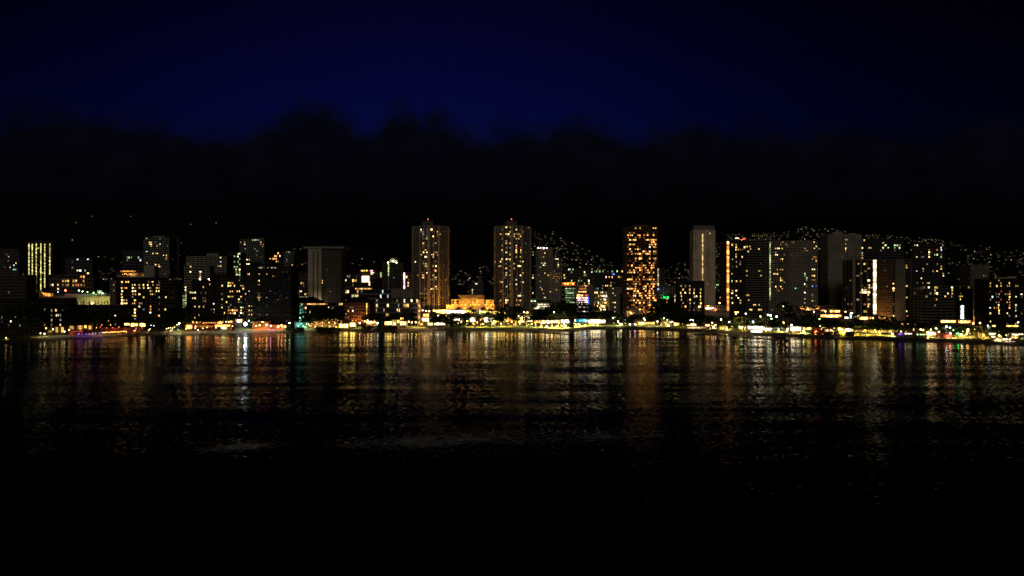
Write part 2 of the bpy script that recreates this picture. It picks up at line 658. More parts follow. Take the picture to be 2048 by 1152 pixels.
# hills: apparent crest heights as surveyed, at a real distance of 3.4 km
CREST = [(-1200, 500), (-400, 470), (0, 442), (150, 424), (260, 424), (450, 436), (600, 470), (760, 505), (900, 530), (985, 505), (1040, 462), (1105, 461), (1160, 492), (1240, 534), (1330, 540),
         (1400, 505), (1455, 470), (1560, 467), (1610, 455), (1660, 458), (1720, 468), (1800, 473), (1880, 480), (1960, 492), (2060, 503), (2400, 520), (3200, 540)]
D_FOOT, D_CREST = 1650.0, 3400.0


def hill_z(X, D):
    pxe = 1024 + X * FOC / D
    zc = wz(lerp_table(CREST, pxe), D_CREST)
    t = (D - D_FOOT) / (D_CREST - D_FOOT)
    if t <= 0:
        return G
    n = mnoise.fractal(Vector((X * .0016, D * .0016, .3)), 1.0, 2.0, 4)
    if t <= 1:
        s = t ** 1.25
        return G + (zc - G) * s + n * 16 * min(t * 4, 1) * (1 - t)
    return max(G, zc + (zc - G) * (1 - t) * .55)


hm = MB()
hrows = [1650 + 1750 * (k / 34) for k in range(35)] + [3600, 3900, 4300, 4900, 5600]
hcols = list(range(-1300, 3400, 28))
hm.add([(wx(px, D), D, hill_z(wx(px, D), D)) for D in hrows for px in hcols],
       [(j * len(hcols) + i, j * len(hcols) + i + 1, (j + 1) * len(hcols) + i + 1, (j + 1) * len(hcols) + i) for j in range(len(hrows) - 1) for i in range(len(hcols) - 1)])
hills = hm.build('hills', M_HILL, None, 'structure')
for p in hills.data.polygons:
    p.use_smooth = True

# ------------------------------------------------------------------ buildings


def survey(off, text, scale=4.1154, y0=420.0):
    """readings from an enlarged survey sheet -> [(px, py, tint)]; rows are 'y: x x xT ...'"""
    out = []
    for row in text.replace('\n', ';').split(';'):
        row = row.strip()
        if not row:
            continue
        y, xs = row.split(':')
        for tkn in xs.split():
            c = 'w'
            if tkn[-1].isalpha():
                c, tkn = tkn[-1], tkn[:-1]
            out.append((off + float(tkn) / scale, y0 + float(y) / scale, c))
    return out


TOWERS = {}


def building(name, label, px0, px1, ytop, D, nf, nb, depth=22.0, wall=(.3, .29, .27), sh=.36, pw=.22, proud=.7, yaw=0.0, lit=(), rand=0.0, pal='wwpd', seed=1, cham=0.0, pier_every=1,
             plant=None, group=None, spandrel=None, pier=None, cat='building', lo=0, glass=None, eave=0.0, parapet=1.0, vary=None, lmax=290, wide=.9):
    W = (px1 - px0) * D / FOC
    H = wz(ytop, D) - G
    xc = wx((px0 + px1) / 2, D)
    root = thing(name, label, cat, (xc, D, G), R(yaw), group)
    M = Matrix.Translation((xc, D, G)) @ Matrix.Rotation(R(yaw), 4, 'Z')
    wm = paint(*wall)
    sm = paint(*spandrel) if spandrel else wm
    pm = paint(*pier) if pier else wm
    fh = H / nf
    if cham:
        c = cham * W
        pts = [(-W / 2, c), (-W / 2 + c, 0), (W / 2 - c, 0), (W / 2, c), (W / 2, depth), (-W / 2, depth)]
    else:
        pts = [(-W / 2, 0), (W / 2, 0), (W / 2, depth), (-W / 2, depth)]
    MB().prism(pts, 0, H - .05).build('glazing', glass or M_GLASS, root)
    big = [(x * (1 + (eave + proud * .6) * 2 / W), depth / 2 + (y - depth / 2) * (1 + (eave + proud * .6) * 2 / depth)) for x, y in pts]
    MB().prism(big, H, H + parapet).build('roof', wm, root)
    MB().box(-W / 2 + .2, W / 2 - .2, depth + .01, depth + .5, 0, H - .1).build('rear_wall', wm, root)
    sp, pr = MB(), MB()
    cells = []
    n = len(pts)
    length0 = max((Vector(pts[(i + 1) % n]) - Vector(pts[i])).length for i in range(n - 1) if i < n - 1 and abs(pts[i][1] - pts[(i + 1) % n][1]) < .01) if not cham else W - 2 * cham * W
    for i in range(n):
        a, b = Vector(pts[i]), Vector(pts[(i + 1) % n])
        u = (b - a)
        L = u.length
        u /= L
        nn = Vector((u.y, -u.x))
        if nn.y > .5:
            continue
        front = nn.y < -.9
        bays = nb if front else max(1, round(nb * L / length0))
        bw = L / bays
        F = Matrix(((u.x, nn.x * -1, 0, a.x), (u.y, nn.y * -1, 0, a.y), (0, 0, 1, 0), (0, 0, 0, 1)))   # facet frame: s along, d inwards
        for f in range(nf):
            z = f * fh
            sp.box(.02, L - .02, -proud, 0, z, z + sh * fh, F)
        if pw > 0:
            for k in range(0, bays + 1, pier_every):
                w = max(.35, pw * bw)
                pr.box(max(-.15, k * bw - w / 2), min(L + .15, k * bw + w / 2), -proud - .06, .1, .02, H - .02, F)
        ang = math.atan2(u.y, u.x)
        for f in range(lo, nf):
            for k in range(bays):
                s = (k + .5) * bw
                p = Vector((a.x + u.x * s + nn.x * .07, a.y + u.y * s + nn.y * .07, (f + sh + (1 - sh) * .5) * fh))
                q = M @ p
                nw = (M.to_3x3() @ Vector((nn.x, nn.y, 0)))
                if nw.dot(Vector((0, 0, EYE)) - q) <= 0:
                    continue
                cells.append((1024 + q.x * FOC / q.y, 576 - (q.z - EYE) * FOC / q.y, p, ang, bw, front, k, f))
    sp.build('spandrel', sm, root, 'stuff')
    pr.build('pier', pm, root, 'stuff')
    done = {}
    for (x, y, c) in lit:
        j = min(range(len(cells)), key=lambda i: (cells[i][0] - x) ** 2 + (cells[i][1] - y) ** 2)
        if (cells[j][0] - x) ** 2 + (cells[j][1] - y) ** 2 < 90:
            done[j] = c
    rg = random.Random(seed)
    for j, c in enumerate(cells):
        if j not in done:
            pr_ = rand(c) if callable(rand) else rand
            if pr_ and rg.random() < pr_:
                done[j] = rg.choice(pal)
    for j, c in list(done.items())[:lmax]:
        x, y, p, ang, bw, front, k, f = cells[j]
        if c in 'wpy' and rg.random() < .35:
            c = rg.choice('wwpyyondd')
        o = link('lit_window', pane_mesh(c), root)
        o.rotation_euler = (0, 0, ang)
        fw, fz = rg.choice((1, 1, .9, .75, .6, .5)), rg.choice((1, 1, .9, .8, .65))      # drawn curtains, half blinds
        full = bw * (1 - pw) * wide
        o.scale = (full * fw, .12, fh * (1 - sh) * .9 * fz)
        sh_ = (1 - fw) * full / 2 * rg.choice((-1, 1))
        o.location = (p.x + math.cos(ang) * sh_, p.y + math.sin(ang) * sh_, p.z + (1 - fz) * fh * (1 - sh) * .2)
    if plant:
        for (a, b, h) in plant:
            MB().box(-W / 2 + a * W, -W / 2 + b * W, depth * .25, depth * .8, H + parapet, H + parapet + h).build('plant_room', wm, root)
    TOWERS[label] = (root, W, H, D)
    root['w'] = W
    return root


def local(root, px, py, d=-1.0):
    """point of a building's front plane (d metres behind it) for a surveyed bearing"""
    D = root.location.y + d
    return Vector((wx(px, D), D, wz(py, D))) - Vector(root.location)


def edge_run(root, px, y0, y1, c, s, n, w=1.0, d=-1.4, fill=.62, name='edge_light'):
    """vertical run of lamps, one per storey"""
    a, b = local(root, px, y0, d), local(root, px, y1, d)
    h = (a.z - b.z) / n
    me = MB().box(-w / 2, w / 2, -.2, .2, -h * fill / 2, h * fill / 2).mesh(name, glow_mat('edge_lamp', TINT[c], s))
    for k in range(n):
        o = link(name, me, root)
        o.location = (a.x, a.y, b.z + (k + .5) * h)
    MB().box(a.x - w * .7, a.x + w * .7, a.y + .22, a.y + 1.3, 0, a.z + 1).build('edge_fin', paint(.4, .38, .34), root)


def bright_box(root, px0, px1, y0, y1, c, s, d=-1.0, name='lit_sign', n=1, vary=True, gap=.15):
    """emissive panel(s) on a building's front"""
    a, b = local(root, px0, y0, d), local(root, px1, y1, d)
    w = (b.x - a.x) / n
    me = MB().box(-w * (1 - gap) / 2, w * (1 - gap) / 2, -.12, .12, -(a.z - b.z) / 2, (a.z - b.z) / 2).mesh(name, panel_mat(c, s) if vary else lamp_mat(c, s))
    for k in range(n):
        o = link(name, me, root)
        o.location = (a.x + (k + .5) * w, a.y, (a.z + b.z) / 2)


def spot(root, px, py, c, power, d=-3.0, radius=.3, size=None, name='roof_lamp', glow=25.0):
    """lamp fixed to a building: bulb and its light"""
    p = local(root, px, py, d)
    k = MB().ball((0, 0, 0), size or .5, 8, 6).build(name, lamp_mat(c, glow), root)
    k.location = p
    if power:
        # a floodlight turned to the wall: nothing of it shines out to sea
        l = bpy.data.lights.new('lamp_light', 'SPOT')
        l.energy = power
        l.color = TINT[c]
        l.shadow_soft_size = radius
        l.spot_size = R(150)
        l.spot_blend = .5
        lo = link('lamp_light', l, root)
        lo.location = p + Vector((0, -.2, size or .5))
        lo.rotation_euler = (R(112), 0, 0)
    return k


def S(off, text):
    return survey(off, text)


# ---- far left
building('hotel_tower', 'faint grey tower at far left edge with a few cool windows', -14, 37, 499, 1250, 30, 14, wall=(.16, .16, .17), rand=.01, pal='kd', seed=2,
         lit=S(0, '365:55k; 382:75p; 433:130p; 452:118c; 470:80p; 462:78k; 492:118t; 490:130t; 465:40k; 420:75k'))
building('hotel_tower', 'dim honeycomb-fronted block at far left below the faint grey tower', -30, 51, 551, 1010, 14, 26, wall=(.13, .11, .10), sh=.3, pw=.3, proud=1.0, rand=.004, pal='d',
         lit=S(0, '680:75p; 548:108k'))
b3 = building('hotel_tower', 'dark tower striped from top to bottom by six columns of small lights', 53, 105, 484, 1350, 37, 12, wall=(.10, .09, .06), sh=.4, pw=.35, rand=.012, pal='yd', seed=4,
              lit=S(0, '297:255y 262y; 320:310y; 346:378w; 448:398y 405y 312d; 560:288b 296b; 520:350p; 635:258y; 575:262o; 690:228y; 705:230y; 720:230y'), parapet=1.5)
for zx, z0, z1 in ((238, 275, 655), (266, 278, 668), (298, 275, 680), (336, 275, 665), (368, 278, 640), (410, 276, 530)):
    edge_run(b3, zx / 4.1154, 420 + z0 / 4.1154, 420 + z1 / 4.1154, 'j', 1.9, round((z1 - z0) / 11.2), 1.5, -1.0, .5, 'gallery_light')
building('apartment_building', 'dim tower with a white-lit storey behind the low amber-windowed block', 132, 184, 517, 1560, 18, 10, wall=(.14, .13, .12), rand=.03, pal='kd',
         lit=S(0, '410:640c 650c; 402:718c; 493:640n 650n 660n; 427:605k; 468:600k; 508:708c; 520:732p; 543:740k'))
building('apartment_building', 'low block with scattered amber windows and a reddish end bay', 98, 186, 551, 1320, 9, 17, wall=(.20, .14, .11), pw=.3,
         lit=S(0, '555:665o 680o 692o; 573:515w 530w 560w; 590:540w 610w 620w 690o; 603:425d 430d 555y 605y 650w 690w; 620:420d 515w 540w 560w 605w 690o; 632:425p 470p 515w 560w 605w 625y 650r 680o 692o; 648:470p'))
# arcaded hotel
arc = thing('arcaded_hotel', 'long low hotel with tall arched openings washed by green light', 'hotel', (wx(163, 905), 905, G))
aw = (wx(229, 905) - wx(97, 905)) / 2
atop = wz(594, 905) - G
cream = paint(.55, .5, .34)
step = 2 * aw / 22
am = MB()
for k in range(22):
    x = -aw + k * step
    am.box(x, x + step * .34, 0, 1.4, 0, atop - 4.5)
    # arch heads: stepped voussoir wedge either side
    am.box(x + step * .34, x + step * .44, .1, 1.3, atop - 6.4, atop - 4.5)
    am.box(x + step * .90, x + step, .1, 1.3, atop - 6.4, atop - 4.5)
am.build('arcade_pier', cream, arc, 'stuff')
MB().box(-aw, aw, .05, 1.35, atop - 4.5, atop).build('entablature', cream, arc)
MB().box(-aw, aw, 2.5, 20, 0, atop - .3).build('inner_wall', paint(.25, .2, .14), arc)
MB().box(-aw - .8, aw + .8, -.8, 22, atop, atop + .9).build('cornice', cream, arc)
MB().box(-aw + 18, aw - 6, 6, 20, atop + .9, atop + 4.2).build('roof_terrace', paint(.5, .5, .42), arc)
MB().box(aw - 24, aw - 13, 4, 6, atop + .9, atop + 5.2).build('roof_pavilion', paint(.5, .55, .45), arc)
for px, py, c, pw_, sz in ((131, 581, 'r', 6000, .9), (116, 584, 'b', 300, .5), (158, 581, 'c', 900, .5), (165, 583, 'g', 1500, .5), (175, 584, 'g', 2500, .4), (187, 586, 'g', 2500, .5), (205, 586, 'g', 5000, .4), (199, 585, 'g', 4000, .4)):
    spot(arc, px, py, c, pw_, 3.0, .4, sz)
bright_box(arc, 194, 204, 581, 586, 'g', .8, 3.6, 'lit_canopy', 1)
for px, e in ((165, 5000), (182, 5000), (196, 6000), (210, 6000), (222, 4000)):
    spot(arc, px, 619, 'j', e, -9.0, .5, .35, 'flood_lamp', 12)
spot(arc, 158, 613, 'n', 300, -3, .3, .5, 'wall_lamp', 14)
spot(arc, 184, 607, 'n', 500, -1, .3, .6, 'wall_lamp', 14)
# orange lantern pavilion left of the arcade
lan = thing('rooftop_pavilion', 'small pavilion glowing orange-red beside the foot of the striped tower', 'pavilion', (wx(90, 900), 900, G))
lt = wz(583, 900) - G
MB().box(-8, 9, 0, 12, 0, lt - 6.5).build('wall', paint(.3, .2, .13), lan)
MB().box(-8, -3, 0, 10, lt - 6.5, lt + 1).build('stair_tower', paint(.5, .36, .25), lan)
MB().hip(-3.2, 9.5, -1, 12, lt - 1.2, lt + .6).build('roof', M_TILE, lan)
for k in range(4):
    MB().box(-2.5 + k * 3.7, -2.0 + k * 3.7, 0, .5, lt - 6.5, lt - 1.2).build('post', paint(.4, .2, .1), lan)
for k in range(3):
    MB().box(-1.9 + k * 3.7, 1.1 + k * 3.7, 3, 3.2, lt - 6.2, lt - 2.4).build('lit_panel', panel_mat('o', 1.6), lan)
spot(lan, 88, 588, 'o', 5000, -1.0, .4, .35, 'lantern', 10)

building('resort_wing', 'dark low resort wing at the far left end with pale scattered windows', -40, 80, 601, 735, 8, 26, depth=18, wall=(.05, .045, .042), pw=.3,
         lit=[(33, 621, 'c'), (2, 636, 'k'), (2, 645, 'k'), (31, 635, 'n'), (32, 636, 'p'), (22, 643, 'n'), (31, 643, 'p'), (33, 643, 'n'), (51, 634, 'n'), (60, 634, 'g'), (70, 634, 'k'), (18, 652, 'd'), (42, 650, 'k'), (71, 625, 'k')])
building('resort_wing', 'black resort block above the golden arched arcade', 79, 128, 598, 715, 7, 11, depth=20, wall=(.045, .04, .038), pw=.2,
         lit=[(89, 617, 'n'), (102, 617, 'y'), (104, 617, 'y'), (114, 617, 'p'), (127, 616, 'k'), (102, 625, 'd'), (102, 633, 'd'), (113, 632, 'n'), (115, 632, 'p'), (120, 632, 'k'), (120, 639, 'k'), (102, 640, 'd'), (88, 648, 'p'), (122, 648, 'p'), (91, 649, 'd'), (103, 648, 'd')])
building('resort_wing', 'black low wing before the green-lit arcade with paired amber windows', 129, 238, 612, 745, 6, 24, depth=20, wall=(.045, .04, .038), pw=.3,
         lit=[(153, 629, 'n'), (177, 646, 'n'), (188, 647, 'p'), (206, 647, 'p'), (220, 630, 'p'), (216, 638, 'w'), (220, 638, 'p'), (220, 646, 'p'), (222, 646, 'w'), (233, 630, 'n'), (233, 639, 'd'), (233, 646, 'd'), (196, 646, 'd')])

# big dark block crowded with windows
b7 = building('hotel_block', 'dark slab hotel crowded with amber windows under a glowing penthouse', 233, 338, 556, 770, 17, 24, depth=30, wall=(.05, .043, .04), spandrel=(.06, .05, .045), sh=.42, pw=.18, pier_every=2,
              lit=S(220, '''585:103p 135w 145w 315d 343p 400d; 608:103p 180w 195w 205p 245w 270y 315p 343p 395d 405d; 632:105p 115w 190w 205y 340d; 655:100w 112p 128w 180p 200y 208w 240w 250w 270p 280p 315p 378p 395y 402d;
678:105p 185p 205p 335y 343w 378w 402p 355d; 702:105w 182w 200y 210w 245w 335p 345y 375d; 722:105p 185k 270y 400c 410c 452w; 747:115p 128p 100p 198w; 770:102p 115w 128p 185w 200w 245d 252d 400d; 792:128p 250w 335w;
815:103w 115p 128p 198p 208w 270k 340w 400d 455p; 835:122p 200p 205p 340p; 860:185w 195y 205w 400y; 883:112p 125p; 903:122k 200k'''))
pp = local(b7, 238, 532, 6)
ph = TOWERS[b7['label']][2]
W7 = b7['w']
MB().box(-W7 / 2 - 1, W7 / 2 - 30, 1, 22, ph + 5.8, ph + 7).build('penthouse_roof', paint(.12, .1, .09), b7)
MB().box(-W7 / 2 + 1, W7 / 2 - 30, 8, 20, ph + 1, ph + 5.8).build('penthouse_wall', paint(.5, .4, .3), b7)
MB().box(-W7 / 2 - 1, -W7 / 2 + 5, 2, 8, ph + 1, ph + 4).build('penthouse_wall', paint(.4, .38, .35), b7)
MB().prism([(W7 / 2 - 29, 2), (W7 / 2 - 17.5, 2), (W7 / 2 - 17.5, 12), (W7 / 2 - 29, 12)], ph + 1, ph + 14).build('stair_tower', paint(.42, .39, .34), b7)
bright_box(b7, 240, 272, 541.5, 545, 'o', 1.2, 5.0, 'penthouse_light', 6)
for px in (246, 262, 290):
    spot(b7, px, 549, 'w', 1400, 5.0, .4, .25, 'penthouse_lamp', 6)
building('hotel_wing', 'narrow beige end wall left of the dark slab crowded with windows', 221, 239, 562, 815, 16, 4, depth=18, wall=(.26, .21, .17), sh=.5, pw=.5, lit=S(220, '578:50d; 608:25n; 660:32c; 810:20n 35n'))
b8 = building('hotel_tower', 'tall grey slab tower with thin balcony bands behind the penthouse block', 289, 337, 476, 1010, 44, 16, depth=26, wall=(.26, .25, .24), sh=.42, pw=.1, proud=.9, pier_every=4, rand=.012, pal='d', seed=6,
              lit=S(220, '242:300g; 268:330w 343w 378k; 283:330p 345p 415c; 297:335w 345p; 343:308c; 353:350p 372y 385y; 372:440w 458p; 385:458p; 398:458p; 438:308w; 457:372p 405w; 470:400p 408p; 500:400d; 528:445d; 553:450y 460g; 470:535d 545d'), plant=((.25, .75, 3),))
building('hotel_tower', 'darker flank tower joined behind the tall grey banded slab', 334, 357, 477, 1030, 44, 8, depth=20, wall=(.10, .098, .095), sh=.4, pw=.2, rand=.02, pal='kd', seed=7)
building('apartment_building', 'faint block with a green pair of windows left of the grey banded slab', 246, 290, 502, 1330, 22, 12, wall=(.10, .10, .105), rand=.03, pal='k', seed=8, lit=S(220, '380:142g 158g 172g; 402:230c; 425:245c; 520:150d'))
building('apartment_building', 'dark slim block hidden between the banded slab and the beige block', 354, 378, 512, 1200, 22, 6, wall=(.06, .055, .05), lit=S(220, '505:598w 622p; 528:595p 622p; 548:575p 620p; 572:620w; 632:595w 622p; 652:598k'))
b9 = building('hotel_block', 'beige block with open galleries and two white roof floodlights', 374, 452, 514, 985, 30, 18, depth=24, wall=(.33, .30, .26), sh=.45, pw=.3, pier_every=2, rand=.008, pal='d',
              lit=S(220, '400:918p; 420:918c; 455:890p 918p; 470:890p; 470:665p 655p; 508:668p 750n; 525:740p 752p; 540:748n; 553:750p'), plant=((.45, .75, 4.5),))
building('hotel_block', 'lower front wing of the beige block with dotted gallery lamps', 369, 418, 532, 930, 22, 10, depth=16, wall=(.30, .27, .24), sh=.5, pw=.3, pier_every=3,
         lit=S(220, '470:665p; 508:668p 750n; 525:750p; 540:748n; 553:750p; 672:670p 695p; 742:668p; 735:695p; 800:730k; 638:622p; 655:622p'))
gar = building('parking_garage', 'open parking decks glowing pale green between two hotel blocks', 350, 373, 588, 900, 7, 3, depth=30, wall=(.4, .42, .32), sh=.4, pw=.1, pier_every=3, proud=.5)
for k in range(6):
    y = 592 + k * 4.3
    bright_box(gar, 352, 371.5, y - 1.1, y + 1.1, 'l', .55, .0 - .08, 'deck_light', 3, gap=.05)
edge_run(gar, 372, 572, 612, 'l', 1.8, 10, .6, -1.2, .4, 'stair_light')
spot(gar, 361, 585.5, 'n', 500, 2, .3, .5, 'deck_lamp', 14)
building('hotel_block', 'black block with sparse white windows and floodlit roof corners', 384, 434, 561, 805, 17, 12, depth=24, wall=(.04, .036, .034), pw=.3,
         lit=S(220, '628:763p; 672:695n 665n 757k 790d; 715:790k; 737:695p 668p 763d 790d; 757:763d 790d; 778:855c; 802:695n 730p 763p; 825:845p 855p 862p; 845:855d; 868:730d; 888:697w; 600:822w'))
for px in (400, 418):
    sroot = TOWERS['black block with sparse white windows and floodlit roof corners'][0]
    spot(sroot, px, 559, 'n', 900, 1.0, .4, .75, 'roof_floodlight', 30)
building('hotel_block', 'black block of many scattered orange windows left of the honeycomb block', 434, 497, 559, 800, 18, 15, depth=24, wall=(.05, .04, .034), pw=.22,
         lit=S(440, '''600:70w 85w 105w; 625:12p 70w 82p 120y 180w 198k; 638:198w; 665:90w 100w 140w 150w; 672:152p; 690:12p 200w; 705:70w 82p 110d 175w 182w; 732:12p 155p 200d; 750:52y 155p 182k; 770:12k 85k;
795:12p 70w 118y; 800:180w 168k; 812:72d 118d 178g 185l; 830:70o 80o 88o 100o 118w 135p 175w 182w; 842:105w; 850:82p 168w 180p 188y; 857:38y 68d 118p 198d; 565:155d; 880:150d'''))
# mid distance, left centre
building('apartment_building', 'dark tower with bright green-white windows down its right side', 454, 481, 506, 1180, 24, 8, wall=(.08, .085, .08), lit=S(440, '''370:152g 160g; 385:120g 150n; 405:155g; 435:125g 150g; 455:160p; 462:125g; 478:115g 130g 150g;
495:110l 130l 155p; 512:155g 130d; 528:135n 150n 160n; 540:155g'''), rand=.05, pal='k', seed=9)
building('apartment_building', 'tall pale tower with a greenish roof edge behind the black blocks', 480, 528, 479, 1260, 34, 12, depth=24, wall=(.22, .22, .21), sh=.45, pw=.3, rand=.02, pal='kd', seed=10,
         lit=S(440, '''258:200n 210n; 270:200g 208g; 282:205n; 320:200p; 382:208p; 405:208g 220p 235p; 443:200n 212n 225n 238p; 250:275g 290g 305g 320g; 258:340p; 275:345p 350d; 310:350d; 365:300d; 400:340d'''), plant=((.5, .95, 2),))
building('apartment_building', 'distant block with a cluster of bright amber windows near its top', 536, 564, 505, 1320, 22, 9, wall=(.07, .065, .06), lit=S(440, '360:480p; 372:452w 465p 490n; 380:490n; 398:420w 440w 455w; 408:448w 462w; 425:465p 478d'))
building('apartment_building', 'rounded pale tower dotted with small white lights', 566, 586, 503, 1210, 34, 6, depth=16, wall=(.2, .2, .2), cham=.28, sh=.4, pw=.3, lit=S(440, '348:568n 550p; 362:568k; 380:555k; 408:553c; 430:550k; 460:590p; 520:580c; 568:580n; 590:580w; 632:585y 590y; 545:590k; 612:590p'), rand=.05, pal='k', seed=12)
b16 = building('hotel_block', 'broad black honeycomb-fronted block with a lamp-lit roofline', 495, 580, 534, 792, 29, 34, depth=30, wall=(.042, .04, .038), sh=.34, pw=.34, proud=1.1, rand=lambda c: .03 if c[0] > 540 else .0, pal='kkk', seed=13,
               lit=S(440, '''475:320n 335n 345p 370k; 470:400p 425p 440k 455p 470k; 525:235w 245p; 527:322p 385w; 572:318p 328p; 615:318w 328w; 683:315y 328y 338y; 700:325d; 725:315w 325p 335p; 745:325p; 660:240c; 705:253k; 792:245y 258y; 835:245y 258y 265p; 857:245w 258w; 855:320y 330d; 815:325k;
725:385c; 790:385k; 855:385c; 660:420k; 548:440w 455d; 505:522d'''))
# the grey slab tower with its oversailing roof
b17 = building('hotel_tower', 'grey slab tower with blank face and broad overhanging roof slab', 616, 643, 498, 905, 36, 3, depth=30, wall=(.54, .48, .41), sh=1.0, pw=.0, proud=.05, parapet=.5)
Hs = TOWERS[b17['label']][2]
for px in (626.5, 635.5):
    q = local(b17, px, 600, -.5)
    MB().box(q.x - .55, q.x + .55, -.22, .05, 0, Hs - 2).build('groove_shade', paint(.05, .045, .04), b17)  # groove drawn as a dark strip on the face, shade in its colour
    MB().box(q.x - .9, q.x - .56, -.9, .05, 0, Hs - 2).build('fin', paint(.54, .48, .41), b17)
for px in (618, 630, 641):
    spot(b17, px, 606, 'n', 1300, -9, .4, .25, 'flood_lamp', 4)  # lamps added at the tower's foot to even out its face
MB().box(-14, 39, -3, 33, Hs + .6, Hs + 3.2).build('roof_slab', paint(.36, .34, .31), b17)
building('hotel_tower', 'darker gridded flank of the tower with the overhanging roof slab', 643, 681, 499, 908, 34, 12, depth=24, wall=(.15, .135, .12), sh=.45, pw=.38, proud=.6, rand=.006, pal='kd', seed=14, parapet=.3,
         lit=S(440, '600:838y; 590:838p; 497:880k; 478:800k'))
building('apartment_building', 'low mauve block of pinkish windows left of the grey slab tower', 583, 617, 548, 1080, 16, 8, wall=(.16, .12, .12), rand=.04, pal='kd', lit=S(440, '608:670w 680w; 612:590p; 628:592p; 660:675n 655w; 682:612p 642p 695p; 690:642k'))
pk = building('hotel_podium', 'podium with a bright yellow-white lamp strip beside the honeycomb block', 580, 622, 592, 905, 5, 9, wall=(.12, .1, .09), depth=14)
bright_box(pk, 580, 615, 593.8, 595.6, 'l', 3.0, -1.0, 'strip_light', 10, gap=.2)
# teal-lit hipped hotel wings
tw = building('hotel_wing', 'teal-washed low wing with hipped dark roof', 580, 606, 607, 850, 6, 6, depth=20, wall=(.42, .46, .42), sh=.55, pw=.45, lit=[(590, 609, 'g'), (604, 610, 'g'), (597, 617, 'k')])
MB().hip(-12, 30, -2, 24, TOWERS[tw['label']][2] + 1, TOWERS[tw['label']][2] + 8, .45).build('roof_tile_slope', M_TILE, tw)
spot(tw, 600, 636, 't', 2600, -7, .5, .4, 'flood_lamp', 10)
spot(tw, 588, 640, 't', 1500, -7, .5, .4, 'flood_lamp', 10)
spot(tw, 584, 637, 'n', 400, -6, .3, .55, 'wall_lamp', 16)
mw = building('hotel_wing', 'long dark hotel wing with an orange-lit top storey', 606, 690, 606, 858, 6, 22, depth=20, wall=(.075, .065, .06), pw=.2,
              lit=[(659, 614, 'n'), (666, 614, 'n'), (612, 616, 'p'), (617, 621, 'y'), (619, 621, 'y'), (673, 623, 'n'), (676, 608, 'y'), (680, 608, 'y'), (685, 608, 'y'), (674, 630, 'd'), (610, 622, 'k')])
bright_box(mw, 614, 655, 607, 609.3, 'w', 1.3, -.6, 'loggia_light', 14)
rw = building('hotel_wing', 'russet-lit hotel wing under a dark hipped roof', 690, 739, 607, 842, 7, 11, depth=22, wall=(.22, .12, .07), sh=.5, pw=.4, lit=[(705, 612, 'n'), (704, 618, 'd'), (705, 625, 'n'), (705, 639, 'y'), (699, 612, 'd'), (717, 618, 'd'), (698, 622, 'w'), (688, 626, 'd'), (697, 632, 'd'), (697, 645, 'w'), (684, 637, 'd')])
hr = TOWERS[rw['label']][2]
MB().hip(-rw['w'] / 2 - 2, rw['w'] / 2 + 2, -2, 24, hr + 1.1, hr + 8, .45).build('roof_tile_slope', M_TILE, rw)
edge_run(rw, 733.5, 606, 629, 'y', 2.2, 5, .9, -1.2, .6, 'stair_light')
for px in (712, 724):
    spot(rw, px, 641, 'o', 3500, -7, .5, .3, 'flood_lamp', 8)
b20 = building('hotel_block', 'wide grey mid-rise ruled by pale horizontal slabs', 672, 786, 580, 955, 7, 30, depth=24, wall=(.13, .125, .11), spandrel=(.27, .265, .26), sh=.26, pw=.1, pier_every=3, proud=1.3,
               lit=S(660, '690:63p 98k; 668:88p; 672:150p; 690:135p 230d 263d; 710:188l 195l; 688:265k; 708:210p 235p; 730:112p 185p; 715:92p 105d; 745:90d 130d; 690:440c; 710:415c 480c'))
bright_box(b20, 710, 744, 576.3, 579.2, 'w', 1.5, 1.0, 'penthouse_light', 9)
MB().box(-b20['w'] / 2 + 24, b20['w'] / 2 - 26, 2, 16, TOWERS[b20['label']][2] + 4.2, TOWERS[b20['label']][2] + 6).build('penthouse_roof', M_ROOF, b20)
MB().box(-b20['w'] / 2 + 26, b20['w'] / 2 - 28, 3, 14, TOWERS[b20['label']][2] + 1, TOWERS[b20['label']][2] + 4.2).build('penthouse_wall', M_ROOF, b20)
building('hotel_block', 'blank beige block between the slab-ruled mid-rise and left twin tower', 784, 823, 579, 930, 8, 8, depth=20, wall=(.30, .26, .21), sh=.8, pw=.5)
b21 = building('hotel_wing', 'low five-storey slab-lined hotel with a glowing end column', 752, 840, 598, 832, 6, 24, depth=22, wall=(.06, .055, .05), spandrel=(.20, .19, .19), sh=.2, pw=.06, pier_every=4, proud=1.4,
               lit=S(660, '738:388p; 760:388k 558p 617n 672n 672p 715p; 787:387p 470p 560k 610w 640w 635w; 810:388k 555p 560p 350c; 835:440y 555y; 862:465y 470y; 885:585w 590w; 830:358d'))
ec = local(b21, 838, 600, -1)
MB().box(ec.x - 1.7, ec.x + 1.7, -.6, 6, 0, wz(599, 832) - G).build('end_column', paint(.6, .52, .4), b21)
for y in (612, 622, 634, 645):
    spot(b21, 838.5, y, 'w', 900, -4.5, .3, .3, 'column_lamp', 16)
